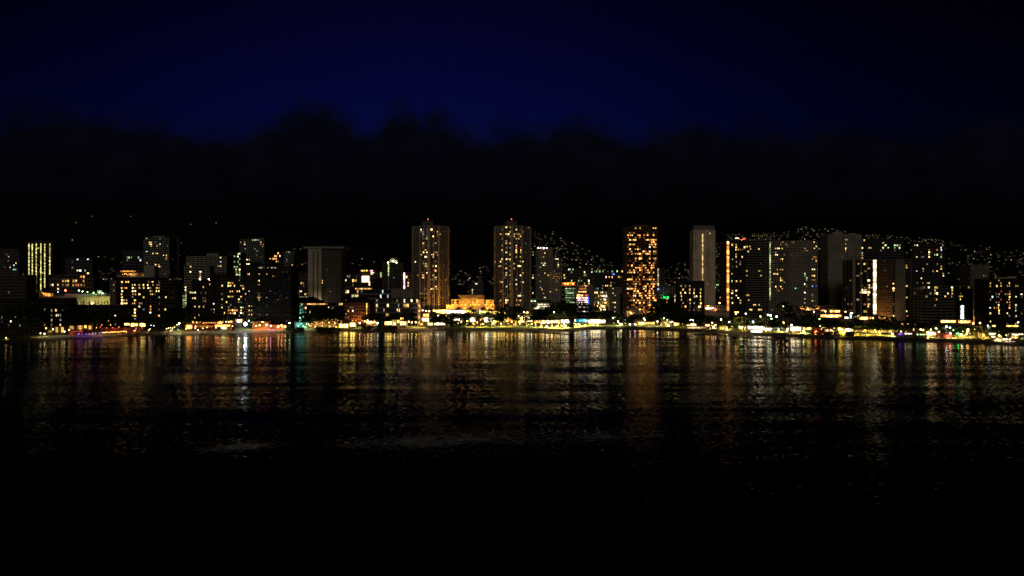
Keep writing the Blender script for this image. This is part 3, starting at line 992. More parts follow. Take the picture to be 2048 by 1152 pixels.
# behind: signs and small towers
building('apartment_building', 'dim low block with pairs of pink-amber windows behind the slab-ruled mid-rise', 676, 722, 550, 1120, 10, 13, wall=(.13, .10, .09), lit=S(660, '550:150k 162k 220k; 578:80p 90p 105p 193w 200w 218w 222p; 592:125p 132p; 612:195d'))
sg = building('office_block', 'block behind with a large blazing white banded screen', 720, 755, 540, 1110, 11, 8, wall=(.2, .12, .08), depth=18)
for y in (553.2, 556.4, 559.6, 562.8):
    bright_box(sg, 722.5, 739.5, y - 1.2, y + 1.2, 'n', 3.5, -1.6, 'screen_band', 1, False)
for (a, b, y0, y1, c, s) in ((722, 727, 540.5, 542.5, 'y', 2.5), (728, 730, 540.5, 542.5, 'y', 2.5), (732, 735, 540, 542.5, 'y', 2.5), (740, 746, 540.5, 542.8, 'm', 2.5), (741, 748, 544.5, 546.2, 'n', 2.5), (741, 746, 547.8, 548.8, 'n', 2.2), (737.5, 740, 563.5, 571, 'n', 2.2)):
    bright_box(sg, a, b, y0, y1, c, s, -1.4, 'sign_light', 1, False)
yb = building('office_block', 'yellowish block lit from within beside the white screen', 740, 783, 552, 1150, 9, 10, wall=(.3, .24, .1), lit=S(660, '597:350p; 585:445y 460y; 580:468p 470p; 600:468p; 615:445o; 620:470p'))
bright_box(yb, 754, 764, 544.5, 554.5, 'l', 1.6, -1.4, 'lit_hoarding', 1)
tb = building('apartment_building', 'round-topped tower with a green-white light column', 766, 806, 526, 1060, 24, 10, depth=24, wall=(.12, .12, .08), rand=.01, pal='kd')
MB().ball((-1, 10, TOWERS[tb['label']][2] + 2), 7.5, 14, 8, 1.0).build('roof_drum', paint(.3, .3, .26), tb)
edge_run(tb, 777, 528, 553, 'l', 1.8, 9, 1.2, -1.2, .5, 'stair_light')
for px, py, c in ((776, 525, 'l'), (786.5, 522.5, 'n'), (793, 525, 'l')):
    spot(tb, px, py, c, 2500, -1, .4, .9, 'roof_lamp', 14)
pb = building('hotel_tower', 'mauve tower with one blazing pink-white vertical light tube', 804, 826, 546, 990, 16, 6, depth=16, wall=(.25, .15, .15), lit=S(660, '560:635w; 590:640p; 615:645p; 625:640p; 575:640d'))
edge_run(pb, 808.5, 545.5, 578, 'm', 4.5, 5, 1.7, -1.5, .97, 'light_tube')

# ---- twin towers


def twin(label, px0, px1, lit, mast_px, seed):
    D = 882
    t = building('hotel_tower', label, px0, px1, 453, D, 43, 9, depth=40, wall=(.42, .34, .265), glass=M_GLASS, sh=.34, pw=.16, proud=1.0, cham=.24, lit=lit, rand=lambda c: .06 if c[5] else .012, pal='dwdyd', spandrel=(.20, .165, .13), wide=1.0, seed=seed, group='twin octagonal hotel towers')
    H, W = TOWERS[label][2], t['w']
    pil = paint(.52, .43, .33)
    c = .24 * W
    for fr, w in ((-W / 2 + c, 1.6), (-W * .02, 3.4), (W / 2 - c, 2.2), (W * .13, .9), (-W * .14, .9)):
        MB().box(fr - w / 2, fr + w / 2, -1.7, .3, 0, H + .6).build('pilaster', pil, t)
    for s in (-1, 1):
        MB().prism([(s * W / 2 - .9, c - .9), (s * W / 2 + .9, c - .9), (s * W / 2 + .9, c + 1.3), (s * W / 2 - .9, c + 1.3)], 0, H + .6).build('pilaster', pil, t)
    q = local(t, mast_px, 440, 14)
    MB().prism([(q.x - 7, 8), (q.x + 7, 8), (q.x + 9, 20), (q.x - 9, 20)], H + 1, H + 8).build('plant_room', paint(.16, .15, .15), t)
    MB().tube([(q.x, 14, H + 8), (q.x, 14, H + 10.4)], [.35, .2]).build('mast', M_METAL, t)
    MB().tube([(q.x + 13, 14, H + 1), (q.x + 13, 14, H + 9)], [.3, .12]).build('antenna', M_METAL, t)
    b = MB().ball((0, 0, 0), .55, 8, 6).build('beacon', lamp_mat('r', 5), t)
    b.location = (q.x, 14, H + 10.9)
    return t


t1 = twin('left one of the twin octagonal towers, darker, with red roof beacon', 823, 895,
          S(660, '''152:797p 752n; 170:797p; 165:760k 797k; 190:897w 885w 907w; 185:760k 797k; 205:760k 797k; 225:848p 797k 760k; 245:797y 760k; 265:868d 848k; 285:848p 797k; 300:848d; 320:760p 797d; 338:797y 790y 805y; 345:895k; 355:760p 797p 848p 868y; 375:848p 797d; 395:848p 797y 785y; 425:760k; 450:797y 760k; 468:848p 868y 797y 785y;
488:797k; 505:868p; 523:760k 797p; 540:848p; 560:760p 868y 848d; 578:848y 868d 897d; 640:868p; 652:848p 868y 893d; 690:797d 760k; 760:760k; 762:797d; 790:760k 797d; 655:780d; 730:760d 780d 848d'''), 856, 21)
t2 = twin('right one of the twin octagonal towers, fuller of lights, with red roof beacon', 989, 1061,
          S(880, '''148:550y 588w; 167:515k 635p 660d; 183:588p 680k; 205:497p 545p 556p 635p 660p; 222:588y; 240:515p 635p; 262:550d; 280:588p 550o; 300:515p 635p; 318:550d 588k 635r 660r; 337:515p 635w 660p; 355:550p 588k 635w 660p; 375:588p 580y; 393:635p 660p; 410:515p 545p 555p 588p; 430:497p 685p 588d; 448:550k; 468:497p 655p 665p;
488:550p; 505:588k; 525:550p 685p; 545:588y 580y 660p 550y; 580:630n; 600:497p 515p 660d 680p; 618:635p 588d; 638:550n; 655:588d; 675:497p; 700:588p 680k; 713:655p 665p 588p; 750:545p 556p 635p 660p 497w; 770:550p; 790:588k; 590:588d; 690:588d 635d 660d; 780:630d 655d'''), 1023, 22)

# ---- golden colonnade between the twins
GD = 872
gc = thing('hotel_podium', 'golden floodlit colonnade hall between the twin towers', 'hotel', (wx(944, GD), GD, G))
gold = paint(.56, .47, .32)


def gx(px):
    return wx(px, GD) - gc.location.x


def gz(py):
    return wz(py, GD) - G


MB().box(gx(903), gx(920), 1, 18, 0, gz(599)).build('wing_wall', gold, gc)
MB().box(gx(965), gx(987), 1, 18, 0, gz(599)).build('wing_wall', gold, gc)
MB().box(gx(920), gx(965), 4, 18, 0, gz(597)).build('hall_wall', gold, gc)
MB().box(gx(893), gx(989), -3, .9, 0, gz(611)).build('terrace_wall', gold, gc)
MB().box(gx(893) - .5, gx(989) + .5, -3.6, 1.2, gz(611), gz(610)).build('terrace_coping', gold, gc)
for px in (925, 936, 946, 954, 962):
    MB().box(gx(px) - .75, gx(px) + .75, 1.5, 3.0, gz(610), gz(596.5)).build('column', gold, gc)
MB().prism([(gx(919), -1), (gx(966), -1), (gx(968.5), 5), (gx(968.5), 16), (gx(916.5), 16), (gx(916.5), 5)], gz(596.4), gz(590)).build('canopy', paint(.4, .3, .2), gc)
for px in (906, 915, 970, 982):
    for y0, y1 in ((607.5, 605), (604, 600.5)):
        MB().box(gx(px) - 1.4, gx(px) + 1.4, .93, 1.05, gz(y0), gz(y1)).build('window', M_GLASS, gc)
for px in (923, 931, 941, 950, 958):
    spot(gc, px, 609.6, 's', 3600, -2.4, .4, .3, 'flood_lamp', 14)
for px in (897, 906, 972, 983):
    spot(gc, px, 609.6, 's', 3600, -2.6, .4, .3, 'flood_lamp', 14)
for px in (900, 915, 930, 945, 960, 975, 986):
    spot(gc, px, 617, 's', 2600, -7.5, .4, .3, 'flood_lamp', 14)
for px, e in ((889, 14000), (893, 9000), (886, 6000)):
    spot(gc, px, 622, 's', e, -8.5, .5, .35, 'flood_lamp', 14)
bd = building('apartment_building', 'dark grey block with a thin white roof tube above the golden colonnade', 934, 966, 567, 1080, 9, 6, wall=(.14, .14, .145), sh=.8, lit=S(880, '605:300n; 675:230y'))
edge_run(bd, 944.7, 578, 588, 'n', 1.5, 3, .9, -1.3, .95, 'light_tube')

# ---- right of the twins
b27 = building('hotel_tower', 'pale gridded tower with pink and white lights along its roof', 1073, 1104, 497, 975, 36, 10, depth=24, wall=(.36, .33, .285), sh=.5, pw=.34, proud=.7, rand=.015, pal='pd', seed=30,
               lit=S(880, '''350:860p; 382:855p; 430:855n 866n 845p; 460:855n 866p; 478:830p; 525:870p; 590:830p; 630:820b; 640:832c; 660:835w; 715:855p 862p; 745:830p; 765:830p 820y; 735:865y; 622:900y; 545:810d; 690:850d'''))
for px, c in ((1076, 'n'), (1081, 'n'), (1087.5, 'm'), (1093.5, 'n')):
    spot(b27, px, 496, c, 700, -.5, .4, 1.0 if c == 'm' else .6, 'roof_lamp', 20 if c == 'm' else 12)
building('hotel_tower', 'darker rear half of the pale tower with pink roof lights', 1103, 1122, 517, 985, 32, 5, depth=20, wall=(.2, .19, .17), sh=.45, pw=.3, rand=.08, pal='kd', seed=31, lit=S(880, '402:955n 968n; 430:980l; 455:980l; 485:918p; 508:965p; 532:935p; 545:990d'))
building('hotel_tower', 'plain pale slab with small dark windows right of the tower with pink lights', 1099, 1123, 546, 955, 24, 6, depth=20, wall=(.42, .37, .30), sh=.55, pw=.55, proud=.5, lit=S(880, '655:962p; 595:965p; 680:905y; 622:898y'))
lb = building('hotel_podium', 'low podium of brilliant white floor bands under the pale gridded tower', 1060, 1103, 599, 905, 5, 12, depth=14, wall=(.4, .4, .36), sh=.3, pw=.08, lit=[])
for y, a, b in ((602, 1061, 1072), (609, 1076, 1098), (613, 1074, 1100), (616.5, 1068, 1099), (620, 1083, 1093)):
    bright_box(lb, a, b, y - 1, y + 1, 'g' if y < 605 else 'n', 2.2, -1.6, 'band_light', max(2, int((b - a) / 3)))
bd2 = building('apartment_building', 'slim dim block with amber dots beside the right twin tower', 1061, 1071, 549, 1010, 18, 3, wall=(.17, .14, .12), lit=S(880, '540:748o 765p; 565:765p; 603:745p; 690:765p; 640:750d'), depth=14)
# wide gridded block behind
building('apartment_building', 'wide gridded apartment block sprinkled with amber and green windows behind the garages', 1124, 1188, 537, 1240, 16, 22, wall=(.15, .15, .13), rand=.05, pal='dkg', seed=33,
         lit=S(1100, '490:155c 190g; 510:290p 340c; 540:115y 295p 285y; 560:115y; 585:180g 265g 240l 320p; 605:290y 320y; 545:285p'))
building('apartment_building', 'dim block lit by a cluster of amber windows left of the orange tower', 1188, 1252, 541, 1270, 15, 20, wall=(.11, .10, .09), rand=.05, pal='dkw', seed=34,
         lit=S(1100, '500:365g 385g 410g; 510:520g 550g 440l; 525:520b 530b; 562:465m 580p 580w 560w; 592:495p 530k; 632:465w 495w 480p; 620:440d 500y; 640:440k 385k; 655:380k 400k'))
# garages
g1 = building('parking_garage', 'parking garage with green-lit decks under an orange-lit roof deck', 1123, 1151, 573, 938, 8, 4, depth=30, wall=(.30, .33, .24), sh=.42, pw=.08, pier_every=4, proud=.6)
for k in range(7):
    y = 577 + k * 4.55
    bright_box(g1, 1130.5, 1149.5, y - .9, y + 1.0, 'g', .75, -.08, 'deck_light', 5, gap=.1)
og = TOWERS['parking garage with green-lit decks under an orange-lit roof deck'][2]
MB().box(-9.5, 9.5, 6, 20, og + 1, og + 6).build('roof_wall', paint(.5, .22, .08), g1)
for px in (1131, 1136, 1146):
    spot(g1, px, 568, 'o', 2600, 2, .4, .7, 'roof_lamp', 18)
g2 = building('parking_garage', 'parking garage with white-lit decks, violet shadows and an orange roof sign', 1153, 1177, 574, 905, 10, 3, depth=28, wall=(.42, .38, .42), sh=.34, pw=.05, pier_every=3, proud=.6,
              lit=[(1161, 591.5, 'p'), (1168, 591.5, 'p'), (1172, 592, 'r')])
for k in range(7):
    bright_box(g2, 1153.5, 1175, 595.8 + k * 4.5 - .9, 595.8 + k * 4.5 + .9, 'm' if k % 2 else 'n', 4.2, -.75, 'deck_light', 6, gap=.06)
bright_box(g2, 1156, 1173, 582.6, 584.4, 'w', 2.2, -.75, 'deck_light', 5)
edge_run(g2, 1176.8, 591, 624, 'b', 1.3, 8, 1.2, -1.2, .9, 'blue_edge_light')
oh = TOWERS['parking garage with white-lit decks, violet shadows and an orange roof sign'][2]
MB().box(-8, 8, 5, 18, oh + 1, oh + 2.2).build('roof_canopy', paint(.5, .4, .3), g2)
spot(g2, 1171.5, 573.2, 'o', 2500, 1, .4, .8, 'roof_lamp', 22)
bright_box(g2, 1157, 1174, 575.5, 579, 'o', .25, -.75, 'sign_panel', 1)
building('apartment_building', 'blank grey block wedged right of the white-lit garage', 1177, 1188, 572, 915, 14, 2, depth=16, wall=(.25, .22, .22), sh=.9, pw=.3)
b30 = building('hotel_block', 'yellow-lit block with two columns of bright white windows', 1188, 1219, 583, 940, 9, 12, depth=18, wall=(.34, .31, .17), sh=.4, pw=.3,
               lit=S(1100, '''688:368y 378n 390p 425n 435n 462n; 705:395y 425n 460n 452n; 720:428n 440n 455n 463n; 735:425n 440n 455n; 750:425n 440n 455n 463n; 765:430p 450n 463w; 780:425n 445n; 795:430n 440p 460p; 760:372p 395y; 810:425n 440n 455n; 790:385p; 735:370d 390d; 775:365d'''))
for px in (1192, 1200, 1212):
    spot(b30, px, 616, 'y', 2500, -6, .4, .3, 'flood_lamp', 10)
building('apartment_building', 'grey slab block with a dark recessed stripe left of the orange-lit tower', 1220, 1256, 576, 925, 15, 9, depth=18, wall=(.30, .27, .25), sh=.55, pw=.5,
         lit=S(1100, '''655:520l; 690:518n; 712:530n; 735:577w; 755:517p; 770:530p 620n; 805:530l; 808:620n; 842:527n; 665:620n; 632:618p; 720:620w 600d'''))
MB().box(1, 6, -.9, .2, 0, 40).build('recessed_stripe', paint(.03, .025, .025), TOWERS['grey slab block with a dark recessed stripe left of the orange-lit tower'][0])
# the orange tower
b33 = building('hotel_tower', 'tall russet-lit tower crowded with orange-lit balconies', 1254, 1313, 455, 872, 42, 15, depth=26, wall=(.22, .115, .06), sh=.34, pw=.14, proud=1.3, pier_every=3, rand=lambda c: .16 + .14 * (c[1] > 520), pal='eeeed', seed=40, wide=.86, plant=((.25, .75, 3),),  # russet wall and random dim orange panes paint in the balcony glow
               lit=S(1100, '''155:710y 742y 855h 866y; 180:660w 672e; 200:645h 662w 680y; 213:742h 770y 805w 858h; 237:665y 680y; 253:672w 690h 712w 790o 805h 825w 840h 866w 850h; 272:845w 860h 830o; 293:660w 690h 825w 835h 860w 866h; 312:825w 845h 865w; 330:660y 700h 715w 740k; 348:775h 820w 850h 862w;
368:700h 715w 735h 755w 790y 805h 822w 845h 860w; 390:700h 712w 735h 750y; 408:825w 850h 862w; 432:825h; 450:670w 765h 780w 770h 795w 830h 855w; 467:700h 715w 735h 795w 830h 855w; 487:690h 710w 745h 800w 740h; 503:760w 800h 755e; 523:660w 680h 690w 800h 822w 855y; 545:770h 715e; 563:655w 668h 705w 770h 800w 640h; 580:705w 735h 800w 825h 845w 860h; 602:700y 712y 740e 800w 835h 855w; 622:655e 700h 765w 790h 825w 855h; 640:650w 665h 680w 700h 765w 835h; 660:690w 730h 790w 820h 855w 705h; 680:700w 735h 715w 825h 860w; 700:690h 705w 735h 755w 790h 820w; 718:670y 760y 800h 825w 855h; 738:655y 670w 695h 715w 790e 815h 850w 862h; 760:705w 735h 765w 825y 740h; 778:690e 740w 820h 850w 862h; 797:745e 770w 850h 822e; 820:740w 770h 865w; 835:830y 850y 845h'''))
for px in (1262, 1280, 1300, 1309):
    spot(b33, px, 626, 'w', 4200, -7, .4, .35, 'flood_lamp', 14)
sb = thing('hotel_podium', 'pale rounded podium dome at the foot of the orange-lit tower', 'podium', (wx(1266, 862), 862, G))
MB().box(-9, 9, -6, 3, 0, wz(622, 862) - G).build('wall', paint(.5, .46, .36), sb)
MB().ball((0, -1.5, wz(622, 862) - G), 8.6, 16, 8, .55).build('dome', paint(.52, .48, .38), sb)
spot(sb, 1262, 627, 'w', 2600, -11, .3, .3, 'flood_lamp', 12)
# green sign block
b35a = building('apartment_building', 'slim block edged by a column of small white lamps behind the green sign', 1313, 1328, 537, 1080, 18, 4, depth=14, wall=(.14, .14, .13))
edge_run(b35a, 1316.3, 537, 572, 'n', 1.6, 11, 1.6, -1.2, .5, 'gallery_light')
b35 = building('hotel_block', 'grey block with a glowing green sign on its front', 1313, 1350, 573, 935, 12, 8, depth=18, wall=(.22, .20, .21), sh=.55, pw=.5, lit=[(1333, 601, 'y'), (1332, 604, 'w'), (1316, 583, 'd')])
bright_box(b35, 1327, 1337.5, 593.2, 596.8, 'G', 1.6, -1.3, 'green_sign', 3, gap=.12)
spot(b35, 1316.5, 578.5, 'b', 400, -1.5, .3, .9, 'blue_lamp', 6)
spot(b35, 1327, 595, 'G', 900, -3, .4, .2, 'sign_lamp', 4)
edge_run(b35, 1350.5, 588, 604, 'n', 2.2, 5, 1.2, -1.2, .5, 'gallery_light')
building('hotel_block', 'dark square block with a loose grid of yellow windows', 1360, 1408, 563, 850, 13, 11, depth=22, wall=(.06, .052, .06), sh=.3, pw=.3, pier_every=1,
         lit=S(1320, '''632:180d 215d 245w; 652:183p 245w 275d 342p; 675:180y 210p 245w 275y 342y; 718:180y 275p 305l 342p; 740:245y 178d 342y; 757:185d 245w 342d; 778:275k 342y; 800:180w 208w 245k 312p 342p; 822:243w 275d 310d; 843:275p'''))
# slender white tower
b37 = building('hotel_tower', 'slender white tower with a dotted yellow light line down its face', 1387, 1430, 461, 945, 40, 7, depth=18, wall=(.72, .64, .5), sh=.5, pw=.5, proud=.4, yaw=0, cham=.0, glass=M_GLASS,
               lit=S(1320, '''195:302w 405p; 182:400p 408n; 275:302d; 610:400p; 575:400d'''))
hw, ww = TOWERS[b37['label']][2], b37['w']
for a, b in ((1387.5, 1391), (1395.5, 1415), (1420.5, 1429.5)):
    p, q = local(b37, a, 500), local(b37, b, 500)
    MB().box(p.x, q.x, -.75, .1, 0, hw - .1).build('wall', paint(.72, .64, .5), b37)
MB().box(-ww / 2 + .6, ww / 2 - .6, 1, 17, hw + 1, hw + 7).build('crown', paint(.2, .19, .19), b37)
edge_run(b37, 1405.3, 467, 561, 'p', 1.3, 33, 1.1, -1.0, .6, 'stair_light')
sg2 = building('hotel_podium', 'pink-lit low entrance building with a blazing white sign', 1409, 1452, 612, 880, 4, 10, depth=14, wall=(.42, .30, .22), sh=.6, pw=.5)
bright_box(sg2, 1411, 1423, 614.8, 618.2, 'n', 3.5, -1.4, 'lit_sign', 3, False)
for px, py, c, e in ((1416, 612, 'o', 7000), (1426, 616, 'n', 300), (1431, 619.5, 'o', 900)):
    spot(sg2, px, py, c, e, -3.5, .4, .5, 'flood_lamp', 14)
building('apartment_building', 'pale low block behind the pink-lit entrance', 1428, 1454, 594, 990, 6, 7, wall=(.32, .31, .24), sh=.7, lit=[(1441, 586, 'p')])
building('apartment_building', 'dark low tower with a few amber windows right of the slender white tower', 1429, 1453, 568, 1240, 11, 8, wall=(.08, .07, .06), lit=S(1320, '600:465g; 620:485g; 637:525p; 650:455g; 662:480k; 690:510y; 585:500k'))
# tower with the orange edge
b39 = building('hotel_tower', 'dark tower with one continuous orange line of light on its edge', 1454, 1491, 483, 905, 34, 9, depth=26, wall=(.07, .062, .058), sh=.24, pw=.2, proud=.8,
               lit=S(1320, '''290:598p 625p 740p; 303:625y; 300:710w; 318:740y 655p 685p 655d; 335:625p 653y; 348:738n; 370:628w; 385:628p 683p; 400:597p; 418:628k 655d; 450:655p; 467:625y 600d; 530:600w; 595:598p 625p; 580:655y 655w; 660:597w 628p; 690:597p; 705:625p; 728:653p; 725:597p; 760:597p 655y; 748:655w; 775:655d'''))
building('hotel_tower', 'broad dark flank banded by dim balconies right of the orange light line', 1488, 1531, 482, 912, 34, 12, depth=24, wall=(.19, .175, .18), sh=.4, pw=.0, proud=1.2, rand=.006, pal='d', seed=44,
         lit=S(1320, '''318:820y 822w; 303:738y 712w; 318:740y; 348:735n; 503:685y 695d 715y 828y 820y; 548:705w 712y 830w; 700:700o 712w 730w; 745:690w 705w 725w; 765:700d; 788:775y 783p 812y 820y; 812:750w 760y 815y 830y; 440:825k'''))
edge_run(b39, 1456, 484, 621, 'o', 2.1, 34, 2.6, -1.4, .93, 'orange_edge_light')
spot(b39, 1456, 485, 'n', 300, -2, .3, .9, 'roof_lamp', 8)
br = building('rooftop_lounge', 'small rooftop pavilion glowing red and white atop the orange-edged tower', 1470, 1492, 479, 918, 40, 4, depth=8, wall=(.2, .1, .08), cat='pavilion')
bright_box(br, 1470, 1478, 475.6, 477, 'n', 3, -1, 'lit_sign', 1, False)
bright_box(br, 1486, 1491, 476.3, 478.2, 'r', 3, -1, 'lit_sign', 1, False)
spot(br, 1484, 479.5, 'r', 3500, -2, .3, .3, 'roof_lamp', 6)
# balcony pair
b40 = building('hotel_tower', 'balconied tower edged by a dotted green-white light line', 1539, 1580, 483, 955, 38, 12, depth=24, wall=(.38, .33, .27), sh=.36, pw=.2, proud=1.1, rand=.03, pal='dd', seed=45,
               lit=S(1540, '''268:95w; 315:45p 60p 75p 98w; 358:52n; 375:50p 65n; 405:92p 105w; 485:92w 55d; 497:95y; 532:35p 50p 65p; 560:88y; 575:85w 95y; 600:122d; 638:48p 92w; 645:100w; 670:60d; 283:150w 92y; 430:30d'''))
edge_run(b40, 1540.2, 483, 601, 'l', 1.4, 32, 1.0, -1.6, .55, 'edge_light')
building('hotel_tower', 'pale balconied tower with lamp-lit stair columns beside the church', 1581, 1634, 483, 975, 38, 14, depth=24, wall=(.42, .39, .33), sh=.36, pw=.3, proud=1.0, rand=.008, pal='dk', seed=46,
         lit=S(1540, '''242:365l; 268:365p; 298:375l; 318:358y 362w; 330:290y 302y; 345:230d; 372:178d; 390:365w 372y; 400:355w 380w 388w; 412:383w; 490:360n 352p; 518:290g; 535:292g 355w 362y; 552:295g; 570:298g 360y 355w; 580:360y; 602:290n; 628:355b; 628:385b; 635:297p; 640:208C; 688:288n; 693:355y; 720:355d; 727:290p; 740:355y 365y; 772:290n; 270:172d 95d'''))
building('hotel_tower', 'slim dark tower with thin vertical ribs right of the church', 1643, 1658, 530, 1120, 26, 4, depth=16, wall=(.15, .15, .15), sh=.2, pw=.5)
building('hotel_tower', 'faint grey twin-slab tower with lit windows down its middle', 1657, 1722, 470, 1030, 40, 20, depth=26, wall=(.42, .39, .33), sh=.4, pw=.45, proud=.8, rand=.003, pal='dk', seed=47, plant=((.2, .5, 4), (.7, .9, 2)),
         lit=S(1540, '''240:640n 625p; 283:625w; 318:625p; 335:625w; 580:613y; 645:612y; 740:610p; 390:600d; 700:610d; 560:620d'''))
building('hotel_tower', 'broad far tower with widely spaced greenish windows', 1722, 1806, 479, 1180, 30, 18, depth=24, wall=(.10, .10, .10), rand=.01, pal='kd', seed=48,
         lit=S(1540, '''258:783p; 272:932n; 290:960g 1030g 1062g 1048l; 322:755p 810p 830p 842n 933y 963g 1032g 1065g; 310:835w; 355:755c; 372:752p; 385:752y; 330:910k; 335:1032d'''))
# the tower with the brilliant white column
b44 = building('hotel_tower', 'dark glass tower with a brilliant white column of lights', 1705, 1748, 521, 885, 27, 6, depth=26, wall=(.22, .18, .14), sh=.12, pw=.08, proud=.6, pier_every=2, rand=.02, pal='dd', seed=49, wide=.8,
               lit=S(1540, '''443:718w 732o 770w 780w 828o; 485:818y 808d; 508:775y 790d; 548:718w 735d; 572:818p; 590:812p; 612:765p 745d 815p; 632:770p 770d 815p 828d; 655:765p 775p; 655:812d; 675:775p 760p 815p; 698:815p; 745:815d; 780:775y 785y; 783:815p; 803:815y; 828:770y 785y; 740:730d'''))
H44 = TOWERS[b44['label']][2]
for px, w in ((1708, 2.6), (1722.2, .9), (1734.3, .9)):
    q = local(b44, px, 560)
    MB().box(q.x - w / 2, q.x + w / 2, -1.6, .2, 0, H44 + 1).build('pilaster', paint(.42, .36, .29), b44)
edge_run(b44, 1749.7, 520, 633, 'n', 2.6, 27, 3.6, -1.4, .86, 'column_light')
building('hotel_tower', 'brown gridded wing lit from its foot right of the white light column', 1754, 1784, 521, 892, 28, 13, depth=22, wall=(.19, .125, .075), sh=.36, pw=.3, proud=.7, rand=.012, pal='dk', seed=50, lit=S(1540, '''495:945d; 630:960d; 665:935d'''))
wroot = TOWERS['brown gridded wing lit from its foot right of the white light column'][0]
for px in (1760, 1770, 1779):
    spot(wroot, px, 639, 'w', 8000, -12, .4, .35, 'flood_lamp', 14)
building('hotel_tower', 'grey blank slab with a dark window strip beside the brown gridded wing', 1784, 1822, 520, 895, 28, 7, depth=22, wall=(.17, .16, .15), sh=.3, pw=.25, proud=.5, pier_every=9,
         lit=S(1788, '''438:8p; 553:8y; 600:5p; 622:7p; 645:6p; 668:6w; 460:108w; 482:110w; 622:108w; 713:110y; 828:105y; 875:105r 5l; 780:3k'''))
q = TOWERS['grey blank slab with a dark window strip beside the brown gridded wing'][0]
MB().box(-8.5, 4.8, -.9, .1, 0, TOWERS[q['label']][2] - .1).build('blank_wall', paint(.17, .16, .15), q)
building('hotel_tower', 'tall far tower sprinkled with pale windows on its right edge', 1824, 1888, 489, 1190, 30, 16, depth=24, wall=(.085, .085, .085), rand=.015, pal='kd', seed=51,
         lit=S(1788, '''298:180n 190n; 378:183p 230k 245k; 393:183p; 500:183c 235d; 355:285p; 362:295l; 375:345n 360g; 393:285n 295p; 330:285d 350r; 438:350y; 470:385p; 485:383y; 500:348w 358w; 298:397n; 318:385c; 335:388c; 345:395k; 362:390k; 395:392l; 563:230p; 600:235n 240w; 595:280w 295w; 640:245d; 690:180p; 745:180d; 805:178n 190p; 540:440n; 530:432y'''))
b48 = building('hotel_block', 'mid-rise block with lit upper balconies and a white stair column', 1842, 1944, 573, 862, 13, 24, depth=22, wall=(.17, .145, .12), sh=.36, pw=.14, pier_every=3, proud=1.2, rand=lambda c: .06 if c[1] < 600 else .01, pal='dd', seed=52,
               lit=S(1788, '''645:290n 338y 345y 472y 540p; 662:340y 475w; 683:335y 348y 435n 475w 545d; 668:475w; 700:472d; 708:540y 555y; 722:432y; 742:345w 543y; 795:335k'''))
edge_run(b48, 1924.6, 611, 638, 'c', 2.2, 6, 3.2, -1.4, .8, 'stair_light')
sr = local(b48, 1844, 576)
MB().tube([(sr.x, -1.3, sr.z - .4), (sr.x, -1.0, sr.z - .4)], [2.2, 2.2], 16).build('round_sign', paint(.4, .42, .38), b48)
building('hotel_tower', 'plain grey slab with an amber glow at its foot near the right end', 1941, 1977, 531, 905, 24, 9, depth=22, wall=(.20, .18, .15), sh=.6, pw=.6, proud=.4, rand=.02, pal='d', seed=53, lit=S(1788, '490:635k; 550:745o 760o; 715:635c; 765:620r'))
groot = TOWERS['plain grey slab with an amber glow at its foot near the right end'][0]
for px, e in ((1950, 7000), (1962, 4500)):
    spot(groot, px, 642, 'w', e, -6, .4, .35, 'flood_lamp', 14)
b50 = building('hotel_block', 'dark hotel at right end with columns of yellow windows below its roof sign', 1978, 2038, 559, 795, 18, 14, depth=24, wall=(.05, .045, .042), sh=.3, pw=.2, pier_every=1,
               lit=S(1788, '''582:865g; 608:790d 872y 950p; 634:790y 798y 840y 852y 872y 925d 940d 955y 1000p 1012y; 660:792d 872r 950k; 684:845y 855p 865p 920y 935y 955o; 708:800c 850k 862k 945y 1000l; 732:790d 872r 945p; 757:850d 865d 928y 950o; 782:865p 948o; 806:792c 835w 845w 862y 945w; 830:865y; 852:790y 862p 940p; 880:950k; 930:925d 940d; 785:1005n; 808:1005n; 832:1005n; 882:1010y; 932:1000y; 925:792p'''))
hs = TOWERS[b50['label']][2]
sgn = thing('roof_sign', 'dim row of small lit letters along the roof edge at right end', 'sign', (b50.location.x, b50.location.y - .5, b50.location.z + hs + 1.0))
MB().box(-6, 16, .25, .4, 0, .25).build('sign_rail', M_METAL, sgn)
lm = lamp_mat('p', .10)
sx = local(b50, 1992, 556).x
MB().tube([(sx, .1, 1.0), (sx, .3, 1.0)], [.75, .75], 12).build('emblem', lamp_mat('p', .16), sgn)
for k in range(8):                      # small word, then a larger one: too faint in the photo to read
    x = local(b50, 1997 + k * 2.1, 556).x
    (MB().box(x, x + .18, .1, .25, .3, 1.3).box(x + .18, x + .7, .1, .25, 1.05, 1.3) if k % 2 else MB().box(x, x + .2, .1, .25, .3, 1.3).box(x + .5, x + .7, .1, .25, .3, 1.3)).build('letter', lm, sgn, 'stuff')
for k in range(5):
    x = local(b50, 2015.5 + k * 3.9, 556).x
    (MB().box(x, x + .4, .1, .25, .3, 2.3).box(x + .4, x + 1.5, .1, .25, 1.9, 2.3).box(x + .4, x + 1.3, .1, .25, 1.0, 1.4)).build('letter', lm, sgn, 'stuff')
building('hotel_wing', 'black neighbouring block cut off by the right edge of view', 2040, 2100, 576, 790, 15, 12, depth=22, wall=(.06, .055, .05), lit=S(1788, '685:1045n; 715:1045k; 858:1045d'))

